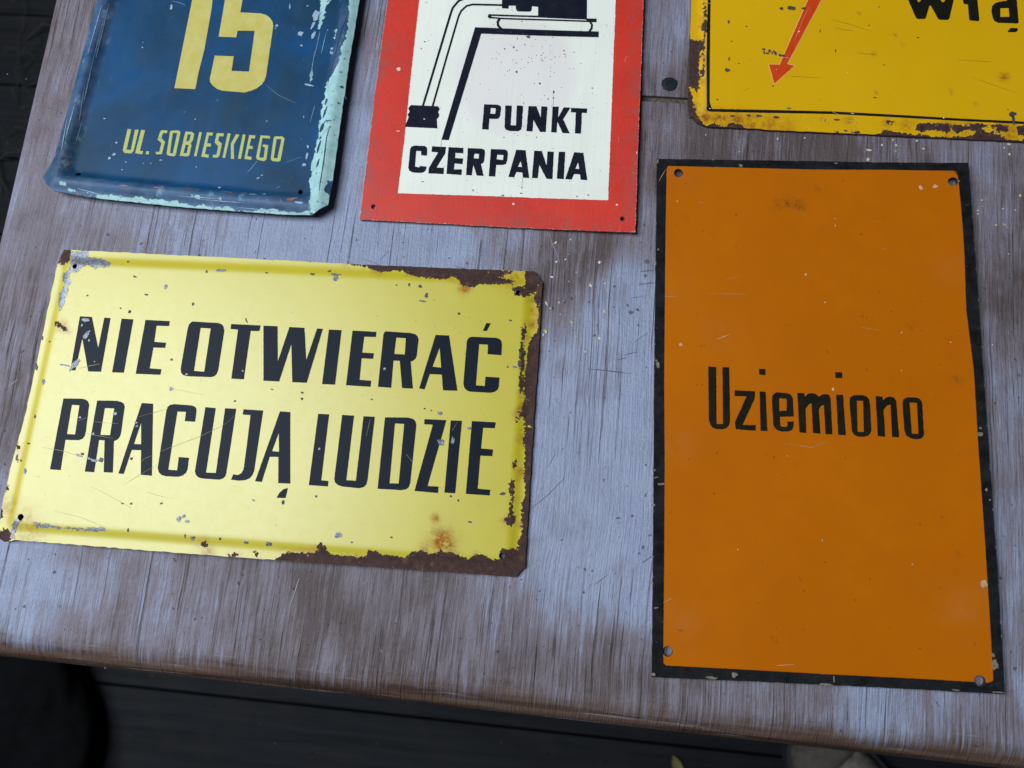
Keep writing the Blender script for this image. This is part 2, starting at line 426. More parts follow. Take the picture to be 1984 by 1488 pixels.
# strip of raw wood in the open joint
v = [(XN, YS - .002, -.0012), (.62, YS - .002, -.0012), (.62, YS + g + .001, -.0024), (XN, YS + g + .001, -.0024), (XN, YS - .002, -.02), (.62, YS - .002, -.02), (.62, YS + g + .001, -.02), (XN, YS + g + .001, -.02)]
link('joint_strip', mesh('joint_strip', v, [(0, 1, 2, 3), (7, 6, 5, 4), (4, 5, 1, 0), (6, 7, 3, 2), (5, 6, 2, 1), (7, 4, 0, 3)], MT_RAW, False), table)

def boxm(name, x0, x1, y0, y1, z0, z1, mat, parent, bev=.002):
    import bmesh
    bm = bmesh.new(); bmesh.ops.create_cube(bm, size=1)
    for q in bm.verts: q.co = (x0 + (q.co.x + .5) * (x1 - x0), y0 + (q.co.y + .5) * (y1 - y0), z0 + (q.co.z + .5) * (z1 - z0))
    if bev: bmesh.ops.bevel(bm, geom=bm.edges[:], offset=bev, segments=2, affect='EDGES', profile=.6)
    me = bpy.data.meshes.new(name); bm.to_mesh(me); bm.free(); me.materials.append(mat)
    return link(name, me, parent)
FZ = -0.72
MT_DARKW = plain('dark_underframe_wood', (.045, .032, .024), .65, .4, 90, .4)
boxm('apron', -.30, .56, .02, .045, -.12, -.0302, MT_DARKW, table)
boxm('apron', -.30, .56, .655, .68, -.12, -.0302, MT_DARKW, table)
for x, y in ((-.305, .03), (.50, .03), (-.305, .62), (.50, .62)):
    boxm('leg', x, x + .055, y + .006, y + .056, FZ, -.0303, MT_DARKW, table)

# screw head: countersunk disc with a cross recess
def lathe(prof, n=32):
    V, F = [], []
    for r, z in prof: V += [(r * math.cos(2 * math.pi * i / n), r * math.sin(2 * math.pi * i / n), z) for i in range(n)]
    for k in range(len(prof) - 1):
        for i in range(n): F.append((k * n + i, k * n + (i + 1) % n, (k + 1) * n + (i + 1) % n, (k + 1) * n + i))
    return V, F
sc = P(1297, 163.5); R0 = .0046
cross = []
w_, L_ = .0006, .0021
for x, y in ((w_, w_), (w_, L_), (-w_, L_), (-w_, w_), (-L_, w_), (-L_, -w_), (-w_, -w_), (-w_, -L_), (w_, -L_), (w_, -w_), (L_, -w_), (L_, w_)): cross.append((x, y))
V2, F2 = tri([circle((0, 0), R0, 32)], [cross], .0006)
zs = -.00006 + .00035 * (1 - (np.hypot(V2[:, 0], V2[:, 1]) / R0) ** 2)
vv = [(*p, z) for p, z in zip(V2, zs)]; ff = [tuple(map(int, f)) for f in F2]
b = len(vv); vv += [(x, y, .0003) for x, y in cross] + [(x * .55, y * .55, -.0016) for x, y in cross]
for i in range(12): ff.append((b + i, b + (i + 1) % 12, b + 12 + (i + 1) % 12, b + 12 + i))
ff.append(tuple(b + 12 + i for i in range(12)))
b = len(vv); c32 = circle((0, 0), R0, 32); vv += [(x, y, -.00006) for x, y in c32] + [(x * .4, y * .4, -.004) for x, y in c32]
for i in range(32): ff.append((b + i, b + 32 + i, b + 32 + (i + 1) % 32, b + (i + 1) % 32))
scr = link('screw', mesh('screw', vv, ff, plain('blackened_steel', (.010, .012, .016), .5, .5, 900, .4, .25)), board_b)
scr.location = (sc.x, sc.y, .00035); scr.rotation_euler = (0, 0, .5); scr['label'] = 'black countersunk cross-head screw'
# torn rim of the screw hole, its shade painted as a flat dark disc
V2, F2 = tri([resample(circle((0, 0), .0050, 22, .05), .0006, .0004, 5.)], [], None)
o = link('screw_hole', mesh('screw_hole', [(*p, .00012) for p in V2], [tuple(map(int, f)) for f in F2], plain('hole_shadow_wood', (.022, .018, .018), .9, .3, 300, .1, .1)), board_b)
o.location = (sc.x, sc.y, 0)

# ------------------------------------------------------------------ flat marks: chips and scratches
class Marks:
    def __init__(s): s.v, s.f = [], []
    def blob(s, c, rx, ry, ang, zf, seed, rag=.35, n=11):
        b = len(s.v); ca, sa = math.cos(ang), math.sin(ang); rr = random.Random(seed)
        q0 = rr.random() * 50
        pts = []
        for i in range(n):
            a = 2 * math.pi * i / n; k = 1 + rag * 1.6 * noise.noise(Vector((math.cos(a) * 1.3 + q0, math.sin(a) * 1.3, q0))) + rag * .5 * (rr.random() - .5)
            x, y = rx * k * math.cos(a), ry * k * math.sin(a); pts.append((c[0] + ca * x - sa * y, c[1] + sa * x + ca * y))
        s.v.append((c[0], c[1], zf(c[0], c[1])))
        for p in pts: s.v.append((p[0], p[1], zf(*p)))
        for i in range(n): s.f.append((b, b + 1 + i, b + 1 + (i + 1) % n))
    def line(s, pts, w, zf):
        dn = []
        for i in range(len(pts) - 1):
            a = np.array(pts[i]); e = np.array(pts[i + 1]); k = max(1, int(np.linalg.norm(e - a) / .003))
            dn += [a + (e - a) * j / k for j in range(k)]
        dn.append(np.array(pts[-1])); b = len(s.v); n = len(dn)
        for i, p in enumerate(dn):
            t = dn[min(i + 1, n - 1)] - dn[max(i - 1, 0)]; t = t / max(np.linalg.norm(t), 1e-9); nn = np.array([-t[1], t[0]])
            ww = w / 2 * (math.sin(math.pi * (i + .35) / (n - .3)) * .7 + .3) * (.7 + .6 * random.random())
            for q in (p - nn * ww, p + nn * ww): s.v.append((q[0], q[1], zf(*q)))
        for i in range(n - 1): s.f.append((b + 2 * i, b + 2 * i + 2, b + 2 * i + 3, b + 2 * i + 1))
    def build(s, name, mat, parent):
        f = []
        for q in s.f:      # keep every face looking up
            a, b, c = (s.v[i] for i in q[:3])
            f.append(q if (b[0] - a[0]) * (c[1] - a[1]) - (b[1] - a[1]) * (c[0] - a[0]) > 0 else q[::-1])
        o = link(name, mesh(name, s.v, f, mat), parent); o['kind'] = 'stuff'; return o

mk = Marks(); zt = lambda x, y: .00012
TP = lambda x, y: tuple(P(x, y)[:2])
for pl, w in ([[(1138, 715), (1175, 718), (1222, 724)], .0011], [[(1196, 697), (1214, 693)], .0011], [[(1208, 688), (1234, 682)], .0008], [[(1230, 662), (1255, 645)], .0006], [[(1241, 526), (1266, 524)], .0010],
              [[(1238, 551), (1267, 548)], .0011], [[(1220, 578), (1244, 574)], .0006], [[(1078, 552), (1092, 566), (1110, 580)], .0010], [[(1156, 628), (1160, 640)], .0009],
              [[(1060, 1265), (1075, 1252)], .0009], [[(1112, 1272), (1122, 1264)], .0008], [[(1150, 1135), (1178, 1113)], .0006], [[(1030, 985), (1060, 960), (1095, 925)], .0006],
              [[(1062, 905), (1075, 880)], .0005], [[(1245, 1090), (1262, 1078)], .0010], [[(838, 1160), (852, 1132)], .0004], [[(700, 500), (740, 515)], .0005], [[(735, 505), (755, 485)], .0004],
              [[(880, 515), (905, 522)], .0006], [[(1930, 640), (1950, 620)], .0005], [[(1820, 1370), (1812, 1358)], .0008], [[(1025, 700), (1040, 688)], .0006]):
    mk.line([TP(*q) for q in pl], w * .6, zt)
for i, (x, y, r) in enumerate([(1253, 507, 9), (1250, 535, 7), (1222, 605, 8), (1235, 600, 7), (1190, 595, 4), (1216, 592, 5), (1190, 555, 5), (1108, 578, 7), (1152, 650, 6), (1236, 630, 5), (1252, 712, 3),
                               (1225, 1000, 5), (1245, 1060, 6), (1238, 1072, 5), (1133, 1103, 5), (1131, 1148, 5), (1045, 1145, 4), (845, 1133, 4), (740, 1262, 7), (955, 1190, 3), (1040, 1162, 3),
                               (104, 402, 3), (296, 413, 5), (226, 406, 4), (177, 433, 3), (82, 502, 4), (76, 604, 5), (12, 916, 7), (320, 1080, 3), (116, 1175, 5), (30, 1180, 4), (335, 1150, 4),
                               (620, 1280, 4), (1960, 570, 5), (1966, 1296, 8), (1938, 1120, 5), (1925, 600, 4), (1285, 122, 4), (1365, 252, 3), (1170, 1280, 3), (1205, 1240, 3),
                               (870, 500, 4), (905, 510, 5), (780, 470, 3), (590, 462, 3), (1110, 640, 3), (1075, 660, 4), (1170, 930, 4), (1105, 800, 3), (1090, 870, 3), (1240, 470, 4), (1248, 436, 5)]):
    mk.blob(TP(x, y), r * .00017, r * .00013, i * 1.7, zt, i, .5)
rr = random.Random(3)
for i in range(120):
    x, y = rr.uniform(0, 1984), rr.uniform(0, 1330)
    r = rr.choice((1.2, 1.5, 1.8, 2.4, 3.2)); mk.blob(TP(x, y), r * .00017, r * .00013, i, zt, 900 + i, .5, 7)
mk.build('knock_marks', plain('dark_knock', (.075, .070, .088), .6, .4, 900), board_a)
mk = Marks()
for x0, y0, x1, y1, w in ((1145, 300, 1140, 330, .0005), (1070, 470, 1085, 510, .0004), (1065, 455, 1072, 480, .0003), (640, 500, 700, 505, .0003), (560, 1180, 580, 1120, .0004), (30, 1276, 62, 1278, .0022), (245, 1278, 292, 1282, .0022), (15, 750, 35, 735, .0004), (90, 600, 98, 640, .0003)):
    if y0 < 1270: mk.line([TP(x0, y0), TP(x1, y1)], w, zt)
mk.build('pale_scratches', plain('pale_scratch', (.26, .26, .31), .6, .2, 900), board_a)

# ================================================================== signs
class Sign:
    def __init__(s, name, outline, zedge, label, ref):
        """outline in photo pixels; ref = two pixels on the lower edge giving the direction"""
        a, b = P(*ref[0], zedge), P(*ref[1], zedge); th = math.atan2(b.y - a.y, b.x - a.x)
        pts = [P(x, y, zedge) for x, y in outline]
        c = sum(pts, Vector()) / len(pts)
        s.c, s.th = c, th; s.root = empty(name, (c.x, c.y, 0), th, label, 'sign')
        s.ca, s.sa = math.cos(th), math.sin(th); s.zf = lambda u, v: zedge
        s.out = [s.l(x, y, zedge) for x, y in outline]
        s.fz = 0
    def l(s, x, y, z):
        p = P(x, y, z) - s.c; return (p.x * s.ca + p.y * s.sa, -p.x * s.sa + p.y * s.ca)
    def px(s, x, y):
        z = float(s.zf(0, 0))
        for _ in range(3): u = s.l(x, y, z); z = float(s.zf(*u))
        return s.l(x, y, z)
    def zv(s, V): return np.array([s.zf(u, v) for u, v in V])
    def plate(s, name, holes, spacing, thick, mat, wall, jit=.00015):
        s.holes = holes
        o_ = resample(s.out, .003, jit, s.c.x * 50)
        V, F = tri([o_], holes, spacing); s.V = V
        ob, nv = solid(name, V, F, s.zv(V), thick, mat, wall, s.root)
        s.plate_ob, s.nv, s.outr = ob, nv, o_
        return ob
    def attr(s, name, vals):
        full = np.full(s.nv, 1.0 if name in ('wear', 'bare', 'mint', 'panel', 'edge_distance') else 0.0); full[:len(vals)] = vals
        fattr(s.plate_ob.data, name, full)
    def sd(s, polys): return sdf(s.V, [[s.px(*q) for q in pl] for pl in polys])
    def blobs(s, bl):
        r = np.zeros(len(s.V))
        for x, y, rad, k in bl:
            c = np.array(s.px(x, y)); d = ((s.V - c) ** 2).sum(1); r = np.maximum(r, k * np.exp(-d / (rad * .000295) ** 2))
        return r
    def print(s, name, outers, mat, holes=(), jit=.00008, lift=None, step=.0012, sp=.004, label=None):
        s.fz += 1; lift = lift or (.00012 + .000004 * (s.fz % 6))
        O = [resample([s.px(*q) for q in lp], step, jit, s.fz * 3.1) for lp in outers]
        Hh = [resample([s.px(*q) for q in lp], step, jit, s.fz * 5.3) for lp in holes]
        V, F = tri(O, Hh + [h for h in s.holes], sp)
        me = mesh(name, np.c_[V, s.zv(V) + lift], [tuple(map(int, f)) for f in F], mat)
        o = link(name, me, s.face if getattr(s, 'face', None) else s.root)
        if label: o['label'] = label
        return o
    def text(s, reg, glyphs, mat, jit=.00008):
        x0, y0, k = reg
        for g in glyphs:
            T = [[(x0 + x / k, y0 + y / k) for x, y in lp] for lp in g[1]]
            Hh = [[(x0 + x / k, y0 + y / k) for x, y in lp] for lp in (g[2] if len(g) > 2 else [])]
            s.print('letter', T, mat, Hh, jit)
    def marks(s, name, mat, blobs=(), lines=(), lift=.00022, rag=.4):
        m = Marks(); z = lambda u, v: float(s.zf(u, v)) + lift
        for i, b in enumerate(blobs):
            x, y, rx = b[:3]; ry = b[3] if len(b) > 3 else rx; an = b[4] if len(b) > 4 else 0
            m.blob(s.px(x, y), rx * .000295, ry * .000295, an, z, i * 7 + int(x), rag)
        for pts, w in lines: m.line([s.px(*q) for q in pts], w * .00021, z)
        return m.build(name, mat, s.plate_ob)

def zreg(x0, y0, k, pts): return [(x0 + x / k, y0 + y / k) for x, y in pts]
def rect_d(poly):
    """distance inside a convex outline, as a quick function"""
    A = np.array(poly); n = len(A); L = []
    ar = sum(A[i][0] * A[(i + 1) % n][1] - A[(i + 1) % n][0] * A[i][1] for i in range(n))
    for i in range(n):
        a, b = A[i], A[(i + 1) % n]; t = (b - a) / np.linalg.norm(b - a); nn = np.array([-t[1], t[0]]) * (1 if ar > 0 else -1)
        L.append((nn[0], nn[1], -(nn @ a)))
    def f(u, v, k=.0022):
        ds = sorted(nx * u + ny * v + c for nx, ny, c in L)
        a, b = ds[0], ds[1]; h = max(0, 1 - (b - a) / (2 * k)); return a - h * h * k * .5      # rounded inner corners
    return f
def sstep(t): t = min(1, max(0, t)); return t * t * (3 - 2 * t)

MT_IRON = plain('rusty_iron_edge', (.055, .032, .026), .65, .45, 400, .4)
MT_ZINC = M('zinc_chip', .35, .3); _n = MT_ZINC.noise(900, 5, .7); MT_ZINC = MT_ZINC.out(MT_ZINC.mix(MT_ZINC.rng(_n, .4, .62), (.050, .046, .056), (.25, .255, .29)), .35, MT_ZINC.bump(_n, .6, .0004), .2)
MT_CHIP = plain('dark_chip', (.060, .042, .038), .6, .5, 700, .4)
MT_SCR = plain('hair_scratch', (.33, .28, .13), .6, .2)
MT_AMS = plain('amber_scratch', (.33, .19, .010), .6, .2)
MT_PALE = plain('pale_nick', (.62, .64, .66), .5, .2)

# ---------------------------------------------------- yellow sign: NIE OTWIERAC PRACUJA LUDZIE
so = [(124, 484), (536, 504), (667, 511), (860, 519), (1035, 526), (1051, 547), (1045, 660), (1034, 820), (1026, 950), (1017, 1099), (1000, 1118), (760, 1101), (540, 1085.5), (280, 1066), (28, 1046), (8, 1050), (-4, 1040), (2.8, 983), (22, 900), (48, 808), (82, 650), (112, 508)]
Y = Sign('warning_sign', so, .0012, 'rectangular yellow enamel sign reading NIE OTWIERAĆ PRACUJĄ LUDZIE, rusted along its right edge', ((28, 1045), (1000, 1118)))
_ydl = rect_d([Y.l(x, y, .0012) for x, y in ((118, 484.5), (1053, 527), (1016, 1120), (-5, 1043))])
def _yz(u, v):
    d = _ydl(u, v)
    # raised centre, gently bulged across its width
    return .0021 + .0013 * sstep((d - .0045) / .0060) + .0030 * max(0, 1 - (u / .150) ** 2) + .0012 * max(0, -u / .150) ** 3
Y.zf = _yz
Y.out = [Y.px(x, y) for x, y in so]
yh = [(145, 516, 5), (1005, 568, 6), (40, 1002, 6), (972, 1077, 5.5)]
Y.plate('plate', [circle(Y.px(x, y), r * .00030, 16, .06) for x, y, r in yh], .0016, .0019, mat_yellow('yellow_sign_enamel', (.470, .368, .008), (.500, .395, .011), (.50, .405, .03), .74), MT_IRON, .0004)
Z4 = lambda p: zreg(0, 460, 3.5429, p); Z5 = lambda p: zreg(540, 460, 3.5429, p); Z6 = lambda p: zreg(0, 780, 3.5429, p); Z7 = lambda p: zreg(540, 780, 3.5429, p)
Y.attr('wear', Y.sd([
    Z5([(450, 175), (560, 200), (690, 237), (830, 225), (900, 255), (1010, 280), (1120, 285), (1210, 272), (1260, 330), (1330, 350), (1390, 320), (1600, 322), (1640, 300), (1480, 268), (1650, 235), (1400, 205)]),
    Z5([(1600, 340), (1700, 330), (1685, 225), (1780, 225), (1835, 300), (1830, 420), (1780, 490), (1745, 380), (1690, 410), (1620, 390)]),
    Z5([(1775, 330), (1840, 310), (1825, 700), (1790, 1300), (1690, 1300), (1655, 1200), (1692, 1120), (1690, 900), (1730, 690), (1778, 640), (1785, 520), (1755, 420)]),
    Z5([(1690, 590), (1705, 640), (1680, 760), (1690, 850), (1670, 940), (1690, 1010), (1665, 1100), (1650, 1000), (1655, 900), (1655, 760), (1665, 640)]),
    Z7([(1680, -20), (1790, -20), (1775, 700), (1720, 1140), (1640, 1235), (1000, 1180), (0, 1110), (-30, 1085), (30, 1040), (70, 1025), (130, 1040), (250, 1030), (265, 980), (290, 955), (330, 1000), (360, 1040), (480, 1060), (600, 1050), (620, 1010), (680, 1025), (720, 1050), (870, 1060), (920, 1020), (980, 1010), (1040, 1040), (1090, 1030), (1110, 1000), (1150, 1030), (1200, 1025), (1250, 1060), (1300, 1070), (1370, 1045), (1480, 1075), (1520, 1060), (1520, 1010), (1590, 1005), (1640, 1010), (1640, 960), (1672, 850), (1670, 700), (1690, 600), (1683, 500), (1688, 300)]),
    Z7([(1605, 515), (1625, 560), (1620, 640), (1605, 740), (1620, 800), (1605, 860), (1560, 835), (1540, 795), (1575, 780), (1590, 650), (1580, 560)]),
    Z7([(1625, 380), (1640, 420), (1615, 470), (1600, 440)]), Z7([(1630, 100), (1650, 60), (1645, 130), (1632, 150)]),
    Z4([(405, 70), (500, 78), (495, 120), (470, 175), (415, 185), (390, 160)]), Z4([(365, 580), (400, 575), (470, 625), (460, 645), (390, 620)]),
    Z6([(-30, 920), (20, 868), (50, 860), (80, 875), (70, 950), (-30, 970)]), Z6([(100, 395), (130, 385), (148, 402), (125, 414)]), Z6([(-10, 760), (10, 720), (25, 730), (15, 790), (-10, 800)]), Z6([(112, 290), (128, 275), (130, 320), (115, 340)]),
    Z6([(30, 600), (55, 560), (62, 590), (45, 620)]),
    Z6([(1372, 958), (1410, 950), (1424, 975), (1400, 992), (1375, 985)]), Z6([(1565, 1045), (1595, 1035), (1610, 1028), (1635, 1045), (1600, 1056), (1570, 1056)]), Z6([(1740, 1030), (1760, 1030), (1780, 1048), (1760, 1060)])]))
Y.attr('bare', Y.sd([
    Z4([(470, 110), (520, 95), (600, 90), (605, 130), (740, 160), (780, 190), (650, 215), (600, 180), (540, 235), (465, 245), (490, 290), (445, 420), (420, 505), (405, 500), (402, 400), (440, 330), (430, 250), (490, 205)]),
    Z6([(220, 830), (330, 832), (440, 855), (560, 866), (715, 855), (725, 882), (640, 888), (500, 880), (420, 866), (230, 852)]),
    Z6([(60, 930), (70, 880), (105, 800), (130, 778), (150, 800), (105, 860), (100, 930)]),
    Z6([(1305, 930), (1345, 920), (1350, 940), (1320, 945)])]))
Y.attr('rust', np.minimum(1.2, Y.blobs([(*Z7([(1120, 950)])[0], 24, 1.2), (*Z7([(1160, 985)])[0], 16, 1.1), (*Z7([(1000, 1000)])[0], 12, .8), (*Z7([(1075, 795)])[0], 8, 1.1), (*Z5([(1275, 345)])[0], 11, 1.2), (*Z5([(1590, 270)])[0], 24, .9),
    (*Z5([(1745, 600)])[0], 10, 1), (*Z5([(1755, 510)])[0], 9, .9), (*Z5([(1740, 420)])[0], 10, .7), (*Z7([(1668, 480)])[0], 9, 1.1), (*Z7([(1660, 250)])[0], 8, .7), (*Z7([(1620, 1045)])[0], 9, 1.1), (*Z6([(1430, 1025)])[0], 12, .7), (*Z6([(60, 720)])[0], 22, .55),
    (*Z6([(170, 800)])[0], 22, .5), (*Z6([(200, 900)])[0], 30, .45), (*Z4([(420, 600)])[0], 12, .6), (*Z5([(1700, 900)])[0], 9, .8), (*Z5([(1660, 1180)])[0], 10, .7)])))
INK_Y = mat_ink('navy_black_lettering', (.0085, .0105, .0165), (.012, .0145, .022), .40, (.10, .10, .11), .0, .10)
Y.text((100, 590, 4), [
    ('N', [[(220, 92), (312, 96), (361, 338), (409, 102), (457, 105), (383, 521), (284, 519), (238, 262), (184, 512), (146, 508)]]),
    ('I', [[(543, 110), (634, 115), (560, 529), (469, 526)]]),
    ('E', [[(728, 119), (917, 129), (910, 167), (813, 165), (796, 289), (888, 296), (880, 336), (789, 333), (760, 494), (851, 502), (843, 545), (652, 537)]]),
    ('O', [[(1095, 132), (1290, 143), (1318, 153), (1332, 170), (1339, 200), (1292, 505), (1280, 538), (1260, 556), (1230, 563), (1050, 556), (1020, 547), (1004, 528), (1000, 500), (1055, 185), (1064, 158), (1078, 140)]], [[(1155, 182), (1233, 186), (1183, 521), (1103, 514)]]),
    ('T', [[(1392, 151), (1620, 162), (1610, 206), (1543, 205), (1490, 580), (1393, 575), (1445, 195), (1387, 190)]])], INK_Y)
Y.text((500, 610, 4), [
    ('W', [[(42, 84), (152, 88), (153, 362), (243, 94), (360, 101), (374, 349), (458, 106), (503, 109), (377, 527), (265, 522), (258, 228), (164, 517), (42, 511)]]),
    ('I', [[(549, 114), (648, 119), (597, 541), (496, 537)]]),
    ('E', [[(732, 122), (917, 132), (913, 172), (823, 170), (808, 292), (898, 298), (892, 342), (803, 337), (787, 503), (877, 511), (872, 558), (682, 546)]]),
    ('R', [[(990, 128), (1185, 141), (1218, 150), (1236, 166), (1244, 190), (1230, 318), (1220, 340), (1204, 354), (1183, 364), (1200, 572), (1116, 568), (1098, 357), (1050, 355), (1032, 565), (929, 558), (972, 150), (978, 136)]], [[(1071, 177), (1145, 181), (1137, 307), (1056, 303)]]),
    ('A', [[(1376, 156), (1480, 160), (1545, 588), (1433, 585), (1424, 464), (1331, 459), (1290, 578), (1248, 571)]], [[(1407, 255), (1419, 409), (1352, 402)]]),
    ('C', [[(1660, 170), (1845, 178), (1872, 188), (1886, 206), (1890, 230), (1886, 313), (1779, 305), (1781, 232), (1713, 228), (1688, 546), (1757, 552), (1762, 479), (1870, 486), (1867, 550), (1856, 580), (1836, 596), (1800, 604), (1645, 596), (1615, 585), (1598, 565), (1591, 535), (1617, 210), (1624, 188), (1640, 174)],
           [(1770, 63), (1803, 66), (1773, 126), (1742, 124)]])], INK_Y)
Y.text((80, 760, 4), [
    ('P', [[(172, 48), (315, 50), (345, 57), (363, 72), (371, 98), (345, 308), (335, 342), (318, 362), (288, 372), (187, 369), (150, 604), (68, 597)]], [[(237, 98), (296, 101), (262, 327), (199, 323)]]),
    ('R', [[(433, 64), (585, 66), (620, 74), (640, 88), (647, 110), (617, 322), (606, 350), (588, 368), (563, 379), (555, 623), (484, 620), (491, 373), (448, 371), (410, 620), (338, 615)]], [[(493, 122), (566, 126), (533, 333), (458, 330)]]),
    ('A', [[(779, 83), (867, 89), (857, 647), (771, 640), (774, 449), (701, 447), (639, 634), (598, 629)]], [[(774, 235), (774, 403), (719, 401)]]),
    ('C', [[(1030, 92), (1165, 102), (1188, 110), (1201, 126), (1203, 150), (1192, 229), (1112, 224), (1122, 152), (1055, 150), (984, 600), (1053, 605), (1066, 502), (1145, 508), (1133, 598), (1122, 624), (1100, 643), (1065, 655), (965, 651), (930, 640), (910, 618), (903, 585), (970, 138), (980, 114), (998, 98)]]),
    ('U', [[(1272, 115), (1352, 122), (1277, 622), (1353, 625), (1425, 124), (1511, 128), (1435, 622), (1426, 650), (1408, 668), (1380, 678), (1245, 669), (1215, 658), (1197, 638), (1191, 610)]]),
    ('J', [[(1568, 132), (1720, 142), (1650, 608), (1638, 640), (1618, 664), (1585, 680), (1530, 686), (1470, 678), (1488, 636), (1525, 641), (1550, 628), (1566, 600), (1572, 575), (1622, 178), (1561, 173)]]),
    ('A', [[(1850, 148), (1930, 153), (1930, 709), (1836, 704), (1838, 502), (1771, 500), (1709, 695), (1657, 690)], [(1912, 741), (1893, 820), (1823, 818), (1845, 780), (1875, 752)]], [[(1841, 315), (1842, 461), (1789, 456)]])], INK_Y)
Y.text((490, 770, 4), [
    ('L', [[(506, 127), (591, 131), (530, 642), (586, 648), (581, 690), (433, 680)]]),
    ('U', [[(692, 135), (784, 141), (724, 641), (798, 646), (857, 146), (945, 150), (889, 638), (880, 672), (860, 694), (825, 704), (695, 691), (660, 680), (638, 660), (630, 635)]]),
    ('D', [[(1024, 154), (1200, 156), (1240, 166), (1260, 186), (1267, 215), (1220, 658), (1210, 692), (1190, 711), (1150, 719), (966, 708)]], [[(1101, 202), (1172, 206), (1130, 667), (1059, 665)]]),
    ('Z', [[(1329, 168), (1500, 176), (1353, 686), (1438, 691), (1435, 741), (1252, 725), (1394, 212), (1327, 208)]]),
    ('I', [[(1533, 178), (1620, 181), (1568, 743), (1484, 738)]]),
    ('E', [[(1697, 183), (1882, 193), (1875, 239), (1784, 236), (1768, 396), (1861, 404), (1855, 455), (1763, 452), (1742, 707), (1840, 716), (1834, 760), (1650, 748)]])], INK_Y)
A4 = lambda x, y: (100 + x / 4, 590 + y / 4); C4 = lambda x, y: (80 + x / 4, 760 + y / 4); D4 = lambda x, y: (490 + x / 4, 770 + y / 4)
Y.marks('paint_chips', MT_ZINC, [(*A4(262, 122), 8, 4, -.1), (*A4(237, 160), 2, 3), (*A4(268, 240), 5, 9, -.4), (*A4(290, 278), 2, 2.4), (*A4(285, 212), 4, 2, .5), (*A4(175, 470), 11, 5, .95), (*A4(210, 432), 4, 3), (*A4(100, 470), 12, 2, -.1), (*A4(335, 443), 1.5), (*A4(1045, 540), 3, 2.2), (*A4(1482, 513), 2), (*A4(925, 655), 4, 4),
    (*D4(1460, 352), 6, 7, -.5), (*D4(1442, 335), 3, 2), (*D4(1548, 335), 4, 7), (*D4(1678, 238), 4, 3), (*D4(1445, 122), 5, 4), (*D4(517, 400), 2), (*C4(735, 235), 3, 2.5), (*C4(740, 262), 3, 2), (*C4(575, 165), 4, 2.5), (*C4(300, 195), 3, 2), (*C4(405, 322), 2.5), (*C4(370, 512), 6, 2, -.2), (*C4(290, 490), 7, 2, -.3), (*C4(410, 530), 6, 2.5, -.2), (*C4(440, 528), 5, 2),
    (*Z4([(1140, 340)])[0], 3, 5), (*Z5([(390, 280)])[0], 5, 6), (*Z5([(390, 255)])[0], 10, 2), (*Z4([(1515, 225)])[0], 12, 3), (*Z6([(1225, 800)])[0], 4, 6), (*Z6([(1262, 780)])[0], 4, 3.4), (*Z6([(1285, 815)])[0], 4, 3), (*Z6([(1690, 962)])[0], 3.4, 3), (*Z6([(1845, 970)])[0], 6, 4), (*Z7([(410, 912)])[0], 7, 6), (*Z6([(1740, 670)])[0], 2, 3, .5), (*Z6([(170, 470)])[0], 2.5, 6, .2), (*Z4([(300, 990)])[0], 3, 6, .3),
    (*Z5([(725, 905)])[0], 3, 2.6), (*Z5([(985, 437)])[0], 7, 1.8, -.1), (*Z5([(1620, 890)])[0], 4, 2)], lift=.00024)
